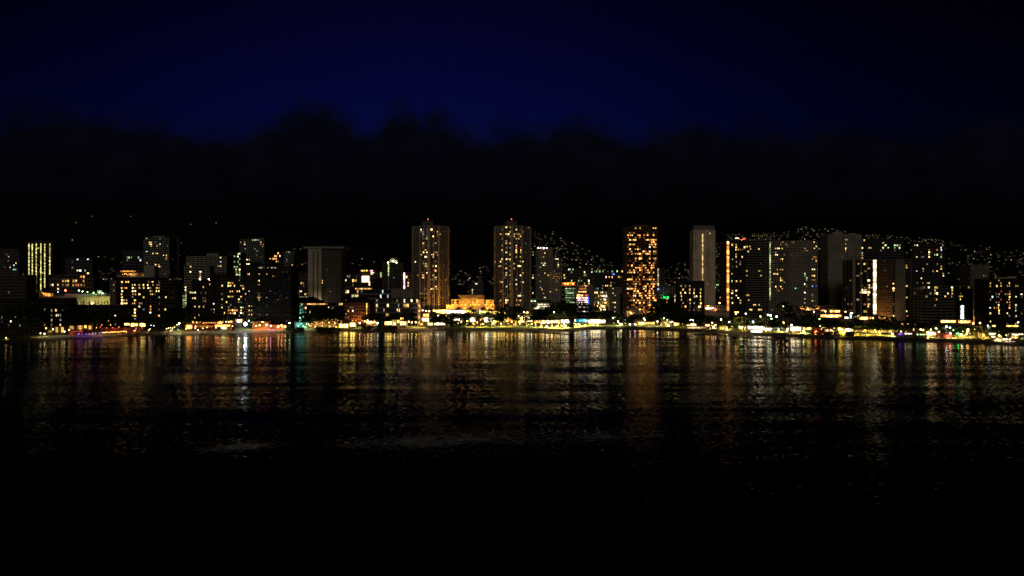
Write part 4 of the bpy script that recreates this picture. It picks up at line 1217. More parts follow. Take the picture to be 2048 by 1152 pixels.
# church with steep A-frame gables
ch = thing('church', 'pale church of steep A-frame gables among the dark trees', 'church', (wx(1592, 885), 885, G))
cw = paint(.34, .31, .28)
for px, w, top, d in ((1589, 11, 611, 0), (1606, 8, 619, 4)):
    x, zt = wx(px, 885) - ch.location.x, wz(top, 885) - G
    f = MB()
    for s in (-1, 1):
        f.add([(x + s * w, d, 0), (x + s * (w - 1.6), d, 0), (x, d, zt - 4.2), (x, d, zt), (x + s * w, d + 30, 0), (x + s * (w - 1.6), d + 30, 0), (x, d + 30, zt - 4.2), (x, d + 30, zt)],
              [(0, 1, 2, 3), (4, 7, 6, 5), (0, 3, 7, 4), (1, 5, 6, 2), (0, 4, 5, 1), (3, 2, 6, 7)])
    f.build('gable_roof', cw, ch)
    MB().add([(x - w + 1.8, d + 1.5, 0), (x + w - 1.8, d + 1.5, 0), (x, d + 1.5, zt - 5)], [(0, 1, 2)])
    g = MB()
    g.add([(x - w + 1.8, d + 1.5, 0), (x + w - 1.8, d + 1.5, 0), (x, d + 1.5, zt - 5), (x - w + 1.8, d + 1.8, 0), (x + w - 1.8, d + 1.8, 0), (x, d + 1.8, zt - 5)], [(0, 1, 2), (5, 4, 3), (0, 3, 4, 1), (1, 4, 5, 2), (2, 5, 3, 0)])
    g.build('gable_wall', paint(.08, .07, .07), ch)
    MB().box(x - .3, x + .3, d - .2, d, zt - .2, zt + 1.8).box(x - .9, x + .9, d - .2, d, zt + .9, zt + 1.25).build('cross', cw, ch)
# curved podium behind the church
pd = building('hotel_podium', 'low podium with an orange-lit canopy edge right of the church', 1596, 1668, 613, 930, 4, 18, depth=18, wall=(.22, .19, .16), sh=.5)
for a, b, y0, y1, c, s in ((1612, 1630, 618, 620.4, 'w', 1.2), (1660, 1680, 620.5, 624.5, 'w', 2.4), (1614, 1622, 618.2, 620.2, 'p', 2.6), (1640, 1652, 620, 622, 'w', 1.5)):
    bright_box(pd, a, b, y0, y1, c, s, -2.0, 'canopy_light', 4)
for px in (1606, 1618, 1636):
    spot(pd, px, 617.4, 'o', 1600, -2.4, .3, .3, 'canopy_lamp', 10)
bs = thing('advertising_pylon', 'blue and white lit pylon sign at the foot of the white column tower', 'sign', (wx(1702, 872), 872, G))
zb, zt = wz(637, 872) - G, wz(625, 872) - G
MB().box(-2.2, 2.2, 0, 1.2, 0, zt).build('body', paint(.3, .3, .35), bs)
MB().box(-2.2, -.9, -.12, -.02, zb, zt - 1.4).build('lit_panel', lamp_mat('C', .5), bs)
MB().box(-.8, 1.2, -.15, -.02, zb, zt - 1.5).build('lit_panel', lamp_mat('c', 1.6), bs)
MB().box(-.9, 2.1, -.2, -.02, zt - 1.3, zt).build('lit_panel', lamp_mat('n', 4), bs)

# ------------------------------------------------------------------ lit shopfronts, pavilions and terraces along the beach


def pavilion(px0, px1, y0, y1, off, c, s, kind='shop', roof='flat', wall=(.25, .2, .15), n=None, above=1.2, deep=8, D=None):
    """a low building with an open lit front; y0..y1 is the lit opening as surveyed, off metres inland of the waterline"""
    pc = (px0 + px1) / 2
    D = D or shore(pc) + off
    G = zg(D - shore(pc))
    x0, x1 = wx(px0, D), wx(px1, D)
    xc, w = (x0 + x1) / 2, (x1 - x0)
    za, zb = max(wz(y1, D) - G, .25), max(wz(y0, D) - G, 1.6)
    names = {'shop': ('beach_shop', 'shop'), 'terrace': ('restaurant_terrace', 'restaurant'), 'kiosk': ('beach_kiosk', 'kiosk'), 'hall': ('lit_hall', 'hall'), 'bar': ('beach_bar', 'bar')}
    nm, cat = names[kind]
    root = thing(nm, '', cat, (xc, D, G), 0, None)
    words_ = {'shop': 'open shopfront', 'terrace': 'restaurant terrace', 'kiosk': 'small kiosk', 'hall': 'upper gallery hall', 'bar': 'beach bar'}[kind]
    later(root, pc, f'{COLOURWORD[c]}-lit {words_} below {landmark(pc)}')
    wm = paint(*wall)
    n = n or max(1, round(w / 3.2))
    step_ = w / n
    MB().box(-w / 2 - .3, w / 2 + .3, 2.2, deep, 0, zb + .3).build('wall', wm, root)
    if za > .5:
        MB().box(-w / 2 - .3, w / 2 + .3, .2, 2.15, 0, za - .05).build('plinth', wm, root)
    else:
        MB().box(-w / 2 - .3, w / 2 + .3, -1.5, 2.15, -.3, .12).build('floor', M_PAVE, root)
    if roof == 'hip':
        MB().hip(-w / 2 - 1.2, w / 2 + 1.2, -1.2, deep + 1, zb + .32, zb + .4 + above * 2, .5).build('roof', M_TILE, root)
    else:
        MB().box(-w / 2 - .9, w / 2 + .9, -.9, deep + .5, zb + .32, zb + .32 + above * .6).build('roof', wm, root)
    pm = MB().box(-step_ * .43, step_ * .43, -.08, .08, -(zb - za) / 2, (zb - za) / 2).mesh('lit_front', panel_mat(c, s * (3.6 if s > .9 else 1.8)))
    po = MB().box(-.12, .12, -.12, .12, za, zb + .3).mesh('post', wm)
    for k in range(n):
        o = link('lit_front', pm, root)
        o.location = (-w / 2 + (k + .5) * step_, 1.9, (za + zb) / 2)
    for k in range(n + 1):
        o = link('post', po, root)
        o.location = (-w / 2 + k * step_, .1, 0)
    return root


P = pavilion
# far left resort
for a, b in ((92, 101.5), (104, 113.5), (115, 125)):
    P(a, b, 654.5, 665, 28, 'y', .55, 'terrace', wall=(.16, .08, .04), n=2, above=1)
P(137, 145, 652.5, 658.5, 33, 'w', .9, 'terrace', wall=(.2, .1, .05), n=2)
P(153, 162, 651.5, 659, 33, 'w', .8, 'terrace', wall=(.2, .1, .05), n=3)
P(163, 170.5, 651, 656, 33, 'y', 1.5, 'terrace', wall=(.2, .1, .05), n=2)
P(171.5, 182, 651, 659, 33, 'w', .7, 'terrace', wall=(.2, .1, .05), n=3)
P(247, 257, 647, 650, 40, 'y', 1.8, 'terrace', wall=(.2, .1, .06), n=2)
P(258.5, 273, 647, 653.5, 40, 'y', 1.7, 'terrace', wall=(.2, .1, .06), n=4)
P(275.5, 288.5, 647, 653, 40, 'y', 1.5, 'terrace', wall=(.2, .1, .06), n=3)
# red terraces
P(140, 164, 661.8, 663.6, 16, 'r', .45, 'bar', wall=(.2, .04, .04), n=8, above=.6)
P(199, 262, 657.5, 658.6, 20, 'r', .15, 'bar', wall=(.3, .08, .06), n=12, above=1.2)
P(262, 271, 655, 658, 19, 'm', 1.0, 'kiosk', wall=(.3, .12, .12), n=3)
P(368, 432, 645.2, 646.6, 26, 'o', .8, 'terrace', wall=(.25, .07, .03), n=16, above=1.4)
P(433, 442, 643.2, 647.6, 30, 'y', 1.5, 'terrace', wall=(.3, .2, .08), n=2)
P(370, 383, 650.5, 657.5, 16, 'o', 2.2, 'bar', wall=(.2, .1, .04), n=5)
P(386, 424, 651.5, 654.5, 18, 'o', .35, 'terrace', wall=(.25, .07, .03), n=9)
P(424, 462, 650, 653.2, 17, 'o', 1.3, 'terrace', wall=(.25, .08, .03), n=9)
P(441, 452, 655.4, 657, 12, 'g', 1.6, 'kiosk', n=3)
P(450, 463, 642.3, 645, 34, 'w', 1.6, 'terrace', wall=(.3, .2, .1), n=3)
P(470, 483, 639, 645, 34, 'p', .9, 'shop', wall=(.12, .11, .10), n=4)
P(504, 536, 645, 655, 18, 'o', .35, 'terrace', wall=(.3, .12, .05), n=8)
P(536, 567, 651, 655.5, 18, 'o', .7, 'terrace', wall=(.3, .1, .06), n=6)
P(546.5, 551, 639, 643, 32, 'y', 2, 'shop', wall=(.12, .1, .1), n=1)
P(558, 561, 639, 643, 32, 'y', 2, 'shop', wall=(.12, .1, .1), n=1)
P(589, 613, 645.5, 652.5, 22, 't', .2, 'shop', wall=(.2, .35, .3), n=4)
P(678, 695, 648.5, 655.5, 20, 'y', 1.5, 'terrace', wall=(.4, .32, .12), n=4)
P(699.5, 709.5, 646.5, 653, 22, 'y', 1.9, 'terrace', wall=(.4, .32, .12), n=2)
P(733, 752, 643, 646.5, 26, 'p', 1.8, 'terrace', 'hip', wall=(.4, .25, .12), n=6)
P(769, 783, 643.5, 649.5, 24, 'y', 2.0, 'terrace', 'hip', wall=(.4, .3, .15), n=3)
P(783, 799, 640.5, 646, 26, 'y', .7, 'shop', wall=(.35, .28, .12), n=3)
P(800, 812.5, 643, 650.5, 24, 'p', 1.7, 'terrace', 'hip', wall=(.3, .2, .15), n=3)
P(841, 845, 648, 649.5, 26, 'y', 1.6, 'kiosk', n=2)
P(843, 857, 636, 643, 52, 'p', 2.0, 'shop', wall=(.5, .35, .25), n=5)
P(843, 857, 628, 633, 62, 'w', 1.6, 'hall', wall=(.5, .35, .25), n=4)
P(855, 865, 645.5, 650.5, 24, 'p', 2.0, 'kiosk', wall=(.4, .35, .3), n=2)
P(868, 890, 646, 650, 24, 'n', 1.6, 'kiosk', wall=(.4, .35, .3), n=7)
P(866, 892, 620.5, 626, 0, 'y', 2.2, 'hall', wall=(.45, .36, .2), n=9, D=868)
P(893, 929, 621, 626.5, 0, 'n', 2.6, 'hall', wall=(.45, .36, .2), n=10, D=866)
P(930, 985, 622, 626, 0, 'y', 1.2, 'hall', wall=(.45, .36, .2), n=14, D=866)
P(986, 1026, 623, 628, 0, 'y', 1.4, 'hall', wall=(.45, .36, .2), n=9, D=864)
P(1028, 1062, 625, 628, 0, 'w', 1.4, 'hall', wall=(.45, .36, .2), n=8, D=864)
for a, b, y0, y1, c, s in ((905, 926, 635.5, 643, 'n', 2.6), (926.5, 938, 638, 644, 'w', 1.2), (940, 951, 635, 643.5, 'n', 2.6), (952, 969, 637, 641, 'w', 1.6), (969.5, 986, 635.5, 643.5, 'n', 2.6), (986.5, 1000, 637, 643.5, 'y', 2.0),
                           (1000.5, 1012, 639, 644, 'y', 1.2), (1012.5, 1030, 636, 643, 'o', .9), (1030.5, 1042, 636, 645, 'y', 1.4), (1042.5, 1053, 633, 644, 'p', 2.0), (1053, 1065, 631, 643, 'n', 2.2), (1065.5, 1082, 640, 646, 'w', 1.3), (1083, 1100, 641, 647, 'p', 1.3)):
    P(a, b, y0, y1, 50, c, s, 'shop', wall=(.4, .28, .16), above=1.5)
P(1101, 1121, 641, 646, 52, 'p', 1.2, 'shop', wall=(.4, .3, .2))
P(1122.5, 1141, 640, 645.5, 56, 'n', 2.4, 'shop', wall=(.4, .38, .34))
P(1150, 1163, 639, 644, 56, 'C', .35, 'shop', wall=(.2, .35, .4), n=3)
P(1163, 1175.5, 639, 643, 56, 'C', 1.0, 'shop', wall=(.2, .35, .4), n=3)
P(1176, 1211, 640, 645.8, 56, 'n', 2.6, 'shop', wall=(.4, .35, .3))
P(1181, 1198, 635.5, 639, 60, 'o', .5, 'shop', wall=(.45, .3, .15))
P(1247, 1255.5, 638, 640, 46, 'C', 1.4, 'kiosk', wall=(.15, .2, .22), n=2)
P(1278, 1311, 645, 649.5, 40, 'w', 1.7, 'shop', wall=(.5, .38, .2))
P(1282, 1297, 643, 645, 50, 'l', .8, 'shop', wall=(.45, .4, .2), n=4)
P(1325, 1338, 639, 653, 34, 'y', .35, 'shop', wall=(.45, .36, .16), n=3)
P(1339, 1348, 642, 645, 38, 'n', 2.6, 'kiosk', wall=(.4, .35, .3), n=2)
P(1349, 1359, 646.5, 650.5, 34, 'y', 1.5, 'kiosk', wall=(.4, .32, .2), n=3)
P(1374, 1380, 650, 653, 32, 'p', 2.2, 'kiosk', n=2)
P(1382, 1392.5, 648, 652.5, 34, 'p', 2.2, 'kiosk', n=3)
P(1375, 1420, 654, 657, 22, 'p', .8, 'kiosk', wall=(.25, .32, .2), n=16)
P(1412, 1425, 649.5, 652, 34, 'w', 2.2, 'kiosk', n=3)
P(1440, 1452, 654, 659, 26, 'y', .6, 'kiosk', wall=(.4, .34, .14), n=4)
P(1478, 1486, 652, 657, 28, 'l', 1.1, 'kiosk', wall=(.4, .4, .14), n=2)
P(1497, 1544, 653, 660, 30, 'n', 2.6, 'shop', wall=(.5, .45, .4), above=1)
P(1503, 1526, 660.8, 665, 16, 'n', 2.6, 'kiosk', wall=(.45, .42, .36), n=6)
P(1583, 1607, 654.5, 661, 30, 'n', 1.9, 'shop', wall=(.4, .4, .36), n=9)
P(1608, 1627, 655.5, 659, 30, 'y', 1.8, 'shop', wall=(.4, .34, .14), n=6)
P(1629, 1641, 656.5, 660, 27, 'r', .2, 'kiosk', wall=(.35, .06, .04), n=3)
P(1644, 1653, 655.5, 659.5, 30, 'p', 2.3, 'kiosk', wall=(.35, .1, .07), n=3)
P(1651, 1666, 659, 663, 24, 'p', .9, 'kiosk', wall=(.35, .1, .07), n=4)
P(1678, 1684, 656, 661, 26, 'y', 1.8, 'kiosk', wall=(.4, .34, .14), n=2)
P(1692, 1704, 658, 662.5, 26, 'n', 2.0, 'kiosk', wall=(.4, .3, .2), n=3)
for a, b, y0, y1, c, s in ((1643, 1684, 630, 634.5, 'w', 2.4), (1684, 1698, 634.5, 637, 'n', 2.6), (1711, 1721, 630.5, 633.5, 'y', 2.2), (1721, 1737, 634.5, 639, 'y', 2.0), (1722, 1731, 641, 643.5, 'w', 1.8), (1742, 1750, 634, 638, 'w', 2.0), (1758, 1773, 633, 638, 'w', 1.4)):
    P(a, b, y0, y1, 90, c, s, 'hall', wall=(.4, .25, .12), D=shore((a + b) / 2) + 108)
for a, b in ((1714, 1724), (1726, 1735), (1738, 1750), (1752, 1763), (1765, 1778), (1780, 1797)):
    P(a, b, 660.5, 666, 44, 'y', .65, 'shop', wall=(.42, .3, .12), n=3)
P(1800, 1812, 667, 670, 18, 'v', .9, 'kiosk', wall=(.3, .2, .4), n=3)
P(1812, 1826, 666.8, 668.4, 18, 'n', 1.6, 'kiosk', n=4)
for a, b, y0, y1, c, s in ((1801, 1808, 657.5, 660.5, 'y', 2.2), (1814.5, 1822, 656.5, 660.5, 'y', 2.4), (1828.5, 1836, 657, 661.5, 'p', 2.2), (1842.5, 1850.5, 656.5, 661.5, 'y', 2.6), (1801, 1826, 647.5, 650, 'w', 1.0), (1831, 1837, 647, 650.5, 'w', .8)):
    P(a, b, y0, y1, 60, c, s, 'terrace', 'hip', wall=(.3, .18, .08))
P(1856, 1874, 664.5, 670, 30, 'p', 1.7, 'shop', wall=(.4, .3, .2), n=4)
P(1836, 1853, 668, 670.5, 20, 'g', .7, 'kiosk', n=5)
P(1883, 1903, 667.6, 670, 26, 'r', .3, 'kiosk', wall=(.35, .08, .06), n=5)
P(1884, 1913, 641, 645, 0, 'w', 1.6, 'hall', wall=(.35, .22, .12), D=842, n=7)
P(1919, 1943, 641.5, 646, 0, 'w', 1.4, 'hall', wall=(.35, .22, .12), D=842, n=6)
P(1947, 1966, 645, 649, 0, 'p', 1.9, 'hall', wall=(.4, .22, .12), D=838, n=5)
P(1967, 1976, 643.5, 647, 0, 'r', .22, 'hall', wall=(.4, .03, .03), D=836, n=2)
P(1936, 1941, 661, 667, 46, 'y', 1.0, 'kiosk', n=1)
P(1959, 1972, 667, 675, 28, 'y', .7, 'shop', wall=(.42, .34, .12), n=3)
P(1966, 1973, 664.5, 667, 38, 'p', 1.8, 'kiosk', n=2)
P(1982, 1994, 667, 672.5, 32, 'l', 1.2, 'kiosk', wall=(.4, .4, .14), n=3)
P(1986, 1994, 673, 675, 24, 'p', 1.6, 'kiosk', n=3)
P(2027, 2041, 668.5, 673, 36, 'p', 2.2, 'shop', n=4)
P(2036, 2062, 666.5, 669.5, 44, 'n', 1.8, 'shop', n=6)
P(2026, 2040, 673.5, 676.5, 26, 'w', 1.2, 'shop', n=4)
P(2015, 2041, 651.8, 653.2, 60, 'y', 1.6, 'hall', n=6, D=790)
P(1987, 1993, 652, 653.5, 60, 'y', 1.6, 'hall', n=2, D=790)

# ------------------------------------------------------------------ lamps
POLE = MB().tube([(0, 0, 0), (0, 0, 1)], [.11, .07], 6).mesh('pole', M_METAL)
BASE = MB().tube([(0, 0, 0), (0, 0, .35)], [.26, .2], 8).mesh('base', M_METAL)
CAP = MB().tube([(0, 0, 0), (0, 0, .16)], [.5, .1], 8).mesh('cap', M_METAL)
_ball = {}


def lamp(px, py, off, c='w', e=1500, r=.42, glow=26.0, kind='street_lamp', D=None):
    D = D or shore(px) + off
    G = zg(D - shore(px))
    h = wz(py, D) - G
    if h < 1.2:
        h = 1.2
    x = wx(px, D)
    nm = {'street_lamp': 'street lamp', 'floodlight': 'floodlight mast', 'lantern': 'beach lantern'}[kind]
    root = thing(kind, '', 'lamp', (x, D, G - (.3 if kind == 'lantern' else 0)), 0, 'lamps along the waterfront')
    later(root, px, f'{COLOURWORD[c]} {nm} below {landmark(px)}')
    p = link('pole', POLE, root)
    p.scale = (1, 1, h)
    link('base', BASE, root)
    k = (c, r, glow)
    if k not in _ball:
        _ball[k] = MB().ball((0, 0, 0), r, 10, 7).mesh('globe', lamp_mat(c, glow))
    g = link('globe', _ball[k], root)
    g.location = (0, 0, h)
    cp = link('cap', CAP, root)
    cp.location = (0, 0, h + r * .95)
    if e:
        # hooded: the light falls in a cone under the cap, only floodlight masts shine outwards
        l = bpy.data.lights.new('lamp_light', 'POINT' if kind == 'floodlight' else 'SPOT')
        l.energy = e * (1.0 if kind == 'floodlight' else 4.0)
        l.color = TINT[c]
        l.shadow_soft_size = .2
        if kind != 'floodlight':
            l.spot_size = R(146)
            l.spot_blend = .4
        lo = link('lamp_light', l, root)
        lo.location = (0, -r - .25, h - .1)
    return root


L = lamp
L(12, 675, 18, 'y', 250, .4, 8, 'lantern')
for px, py, c in ((81, 666, 'p'), (89, 667, 'n'), (92, 656, 'y'), (106, 658, 'n'), (129, 662.5, 'n'), (138, 659, 'p'), (148, 663.5, 'n'), (154, 664, 'p'), (169, 662, 'n')):
    L(px, py, 20, c, 350, .5, 9, 'lantern')
for px, py, c in ((156, 667.4, 'v'), (158.5, 667, 'v'), (164, 667.8, 'v'), (172, 667.6, 'v'), (179, 667, 'v'), (185, 666.4, 'm'), (191, 666, 'v'), (199, 665.5, 'b'), (203, 664, 'v')):
    L(px, py, 11, c, 90, .3, 5, 'lantern')
for k in range(22):
    px = 206 + k * 3.1 + random.uniform(-.8, .8)
    L(px, 664.5 - (px - 206) * .045 + random.uniform(-1, .6), 12, random.choice('wyoy'), 120 if k % 3 == 0 else 0, .3, 9, 'lantern')
for px, py, c, e in ((193, 655.5, 'w', 1200), (201, 654, 'r', 160), (213, 656, 'r', 160), (225, 655, 'r', 160), (238, 654, 'o', 160), (250, 655, 'r', 160), (268, 656.5, 'm', 160), (284, 656, 'r', 160)):
    L(px, py, 20, c, e, .26, 7)
for px, py, c in ((297.5, 660, 'n'), (300, 657.5, 'w'), (302, 650, 'k'), (308, 651, 'k'), (333, 657, 'p'), (337, 655.5, 'p'), (341, 655, 'p'), (345, 655.5, 'p'), (349, 653.5, 'p'), (341.5, 660.5, 'p'), (344.5, 659, 'k'), (354, 649, 'p')):
    L(px, py, 16, c, 250 if c != 'k' else 0, .36, 9 if c != 'k' else 4, 'lantern')
L(358.5, 647, 24, 'n', 1500, .7, 20)
L(356, 659, 10, 'l', 900, .3, 6, 'lantern')
for k in range(9):
    L(386 + k * 7.4, 644.2 + (k % 2) * .3, 25, 'w', 500, .42, 9)
for px, py, c in ((378, 655, 'y'), (391, 652, 'n'), (390.5, 655.5, 'n'), (396, 659.6, 'n'), (405.5, 656, 'p'), (414, 654.5, 'w'), (432, 655, 'n'), (447.5, 656, 'l'), (465, 651.5, 'p'), (452, 643, 'p'), (457, 643.5, 'p'), (372, 657.5, 'y')):
    L(px, py, 11, c, 300, .42, 10, 'lantern')
L(491, 648, 14, 'c', 2600, 1.7, 40, 'floodlight')
L(490, 652, 12, 'v', 300, .35, 8, 'floodlight')
L(477, 642, 26, 'n', 900, 1.2, 30, 'floodlight')
L(497.5, 641.5, 24, 'l', 1500, .55, 12)
for px, py, c, e in ((519.5, 650.5, 'w', 1500), (541.5, 651.5, 'm', 1500), (533.5, 650, 'p', 700), (512, 652, 'o', 1200), (557, 653, 'p', 500), (563, 650.5, 'w', 1200), (570.5, 653, 'p', 500), (579, 646, 'l', 1200), (525, 644, 'o', 1500)):
    L(px, py, 15, c, e, .6, 26)
for px, py, c, e in ((596, 652, 't', 250), (603, 647, 't', 250), (607, 652, 't', 250), (613, 648, 'l', 900), (617, 648, 'l', 600), (630, 654, 'y', 900), (645, 652, 'w', 900), (660, 652.5, 'y', 900), (672, 653.5, 'y', 600)):
    L(px, py, 18, c, e, .4, 10)
for px, py, c, e in ((719.5, 646, 'n', 900), (729.5, 642.5, 'w', 900), (735.5, 641, 'p', 900), (742.5, 643.5, 'p', 1200), (748.5, 642, 'w', 900), (755.5, 646.5, 'c', 1600), (770, 642, 'r', 1500), (789, 647, 'n', 700), (802, 637, 'o', 1500), (817.5, 643.5, 'p', 800), (823.5, 644.8, 'p', 800), (832, 644.5, 'y', 2200), (850, 640, 'p', 2500), (858, 622.5, 'p', 900), (845, 620.5, 'p', 900), (852, 622, 'w', 900), (876, 631, 'p', 700), (891, 631.5, 'p', 800), (898, 633, 'y', 1600)):
    L(px, py, 26, c, e, .55, 26)
# promenade before the twins: lamps that light the lawn
rg = random.Random(5)
for k in range(30):
    px = 905 + k * 9.8 + rg.uniform(-3, 3)
    if 1136 < px < 1150:
        continue
    L(px, 645 + rg.uniform(-3, 3.5), 33 + rg.uniform(-7, 9), rg.choice('wyypp'), rg.choice((900, 1600, 2300)), .45, 26)
for px, py, c, e in ((1108, 624, 'p', 1500), (1048, 624, 'l', 900), (1055, 624.5, 'p', 1500), (1037, 632, 'p', 900), (960, 622, 'l', 1500), (921, 623, 'p', 0), (1150, 641, 'n', 1600), (1082, 652, 'y', 3500), (1093, 652, 'l', 4500), (1104, 651.5, 'y', 4000), (1115, 652, 'l', 5000), (1123, 651, 'y', 4500), (1131, 651.5, 'l', 4500), (1152, 651, 'y', 4500), (1160, 651, 'y', 4500), (1170, 651, 'y', 4500), (1185, 650, 'y', 4000), (1196, 650, 'y', 4000)):
    L(px, py, 30, c, e, .45, 26)
for px, py, c, e in ((1226, 636, 'l', 1600), (1230, 634, 'l', 900), (1240, 648, 'p', 900), (1236, 643, 'l', 1600), (1243, 651, 'n', 700), (1260, 650, 'n', 700), (1270, 648.5, 'm', 2500), (1288, 637, 'p', 900), (1290, 640, 'l', 1600), (1315, 643, 'n', 1200), (1328, 637, 'n', 700), (1335, 640, 'l', 1600), (1337, 650, 'p', 900), (1381, 639.5, 'n', 700), (1386, 641, 'p', 700), (1427, 655, 'm', 1600), (1410, 643, 'y', 700), (1402, 653, 'r', 700),
                    (1424.5, 645.5, 'w', 900), (1431, 650, 'p', 900), (1442, 639, 'n', 400), (1439, 606, 'p', 400), (1471, 624.5, 'w', 1500), (1475.5, 624.5, 'w', 900), (1491.5, 627.3, 'n', 1500), (1472, 628, 'y', 400), (1521, 632.8, 'w', 1300), (1506, 643.3, 'c', 400), (1458, 643.5, 'c', 400), (1567, 645, 'w', 1200), (1574, 660.5, 'n', 600), (1583, 650, 'c', 500), (1607, 671, 'n', 400), (1537, 671, 'n', 300)):
    L(px, py, 34, c, e, .55, 26)
for px, py, c, e in ((1541, 631, 'c', 6000), (1536, 630, 'g', 2500), (1553.5, 633.5, 'n', 2500), (1543, 637.5, 'g', 1500), (1567, 613, 'n', 400), (1566, 617, 'k', 0), (1632, 637, 'g', 900), (1639, 638, 'g', 700), (1651, 623, 'n', 600), (1628, 624, 'n', 600), (1691, 623.5, 'n', 500)):
    L(px, py, 60, c, e, .75 if e > 2000 else .5, 26 if e > 2000 else 14)
rg = random.Random(8)
for k in range(34):
    px = 1400 + k * 19.2 + rg.uniform(-6, 6)
    yb = lerp_table([(1400, 655), (1500, 658), (1600, 661), (1700, 662), (1800, 667), (1900, 668), (2048, 674)], px)
    L(px, yb + rg.uniform(-4, 2), 32 + rg.uniform(-7, 10), rg.choice('wyypplw'), rg.choice((2000, 3300, 4500)), .46, 26)
for px, py, c, e in ((1622.5, 652, 'm', 1200), (1668, 656.5, 'l', 2200), (1640, 653, 'g', 1600), (1862, 659.5, 'p', 1600), (1872.5, 657, 'l', 900), (1860, 664, 'n', 1500), (1893, 653, 'c', 500), (1900, 655.5, 'c', 600), (1916.5, 669.5, 'G', 700), (1885, 669, 'n', 900), (1894, 642.5, 'p', 1500), (1960, 646, 'w', 3000), (1950, 658, 'p', 800), (1936, 659, 'p', 600), (1976, 652, 'c', 300), (1907, 660, 'g', 2000), (1925, 662, 'l', 2000), (1878, 664, 'l', 1500), (2026, 676, 'r', 900), (2036, 644.5, 'p', 400)):
    L(px, py, 44, c, e, .5, 26)
for px in (1994.5, 2007.5, 2013, 2020):
    L(px, 677.5, 16, 'n', 500, .5, 9, 'lantern')

# extra row of low lamps, added to brighten the grass
rg = random.Random(61)
for k in range(74):
    px = 905 + k * 15.2 + rg.uniform(-5, 5)
    D_ = shore(px) + rg.uniform(26, 36)
    yg = 576 + (EYE - zg(D_ - shore(px)) - 3.6) * FOC / D_
    L(px, yg, D_ - shore(px), rg.choice('yylyw'), rg.choice((700, 1000, 1400)) * (1.0 if px > 1380 or px < 1200 else .6), .22, 9, 'lantern')

# ------------------------------------------------------------------ trees


def crown_mesh(seed, n_clump, per, size, squash, mat, hollow=.35):
    r = random.Random(seed)
    m = MB()
    for _ in range(n_clump):
        while True:
            p = Vector((r.uniform(-1, 1), r.uniform(-1, 1), r.uniform(-1, 1)))
            if hollow < p.length < 1:
                break
        bulge = 1 + .28 * mnoise.noise(p * 2.2 + Vector((seed, 0, 0)))
        p = p * bulge
        if p.z < -.55:
            p.z = -.55 + r.uniform(0, .12)
        c = Vector((p.x, p.y, p.z * squash))
        for _ in range(per):
            q = c + Vector((r.gauss(0, .09), r.gauss(0, .09), r.gauss(0, .08 * squash)))
            a = Vector((r.uniform(-1, 1), r.uniform(-1, 1), r.uniform(-.6, .6))).normalized()
            b = a.orthogonal().normalized()
            b = (Matrix.Rotation(r.uniform(0, 6.28), 3, a) @ b)
            s = size * r.uniform(.6, 1.3)
            m.add([q - a * s, q - b * s * .55, q + a * s, q + b * s * .55], [(0, 1, 2, 3)])
    return m.mesh('crown', mat)


CROWNS = [crown_mesh(k, 85, 11, .12, .72 + .1 * (k % 3), M_LEAF if k % 2 else M_LEAF_DARK) for k in range(5)]
BIGCROWN = crown_mesh(40, 260, 16, .055, .62, M_LEAF_DARK)
CONE = MB()
_r = random.Random(3)
for _ in range(900):
    z = _r.random() ** 1.4
    rad = (1 - z) * .95 * _r.uniform(.4, 1)
    t = _r.uniform(0, 6.283)
    q = Vector((rad * math.cos(t), rad * math.sin(t), z * 2 - .9))
    a = Vector((math.cos(t), math.sin(t), -.5)).normalized()
    b = Vector((-math.sin(t), math.cos(t), 0))
    CONE.add([q - a * .1, q - b * .07, q + a * .12, q + b * .07], [(0, 1, 2, 3)])
CONE = CONE.mesh('crown', M_LEAF_DARK)


def trunk_mesh(seed):
    r = random.Random(seed)
    m = MB()
    m.tube([(0, 0, 0), (r.uniform(-.03, .03), r.uniform(-.03, .03), .3), (r.uniform(-.06, .06), r.uniform(-.06, .06), .62)], [.05, .036, .028], 7)
    for k in range(5):
        t = k * 1.26 + r.uniform(-.3, .3)
        m.tube([(0, 0, .42 + .03 * k), (.13 * math.cos(t), .13 * math.sin(t), .6), (.3 * math.cos(t), .3 * math.sin(t), .78 + r.uniform(-.05, .08))], [.024, .017, .008], 5)
    return m.mesh('trunk', M_BARK)


TRUNKS = [trunk_mesh(k) for k in range(3)]
_t = 0


def tree(px, ytop, wpx, off, ybase=None, crown=None, D=None, what='dark bushy tree', cat='tree', name='broadleaf_tree'):
    global _t
    _t += 1
    D = D or shore(px) + off
    G = zg(D - shore(px))
    h = max(wz(ytop, D) - G, 2.0)
    w = wpx * D / FOC
    x = wx(px, D)
    root = thing(name, '', cat, (x, D, G), random.uniform(0, 6.28), 'trees along the waterfront')
    later(root, px, f'{what} below {landmark(px)}')
    ch_ = min(h * .68, max(w * .75, h * .45))          # crown height
    t = link('trunk', TRUNKS[_t % 3], root)
    t.scale = (h * .9, h * .9, h * .95)
    c = link('crown', crown or CROWNS[_t % 5], root)
    c.location = (0, 0, h - ch_ / 2 * 1.0)
    c.scale = (w * .58, w * .58, ch_ / 2 / (.78 if crown is None else .62 if crown is BIGCROWN else 1.0))
    return root


def shrub(px, ytop, wpx, off):
    D = shore(px) + off
    G = zg(off) - .1
    h = max(wz(ytop, D) - G, .8)
    w = wpx * D / FOC
    root = thing('shrub', '', 'shrub', (wx(px, D), D, G), 0, 'beachside shrubs')
    later(root, px, f'low dark beachside shrub below {landmark(px)}')
    c = link('crown', CROWNS[int(px) % 5], root)
    c.location = (0, 0, h * .3)
    c.scale = (w / 2, w / 2.5, h * .85)
    s = link('stem', TRUNKS[0], root)
    s.scale = (h * .5, h * .5, h * .5)


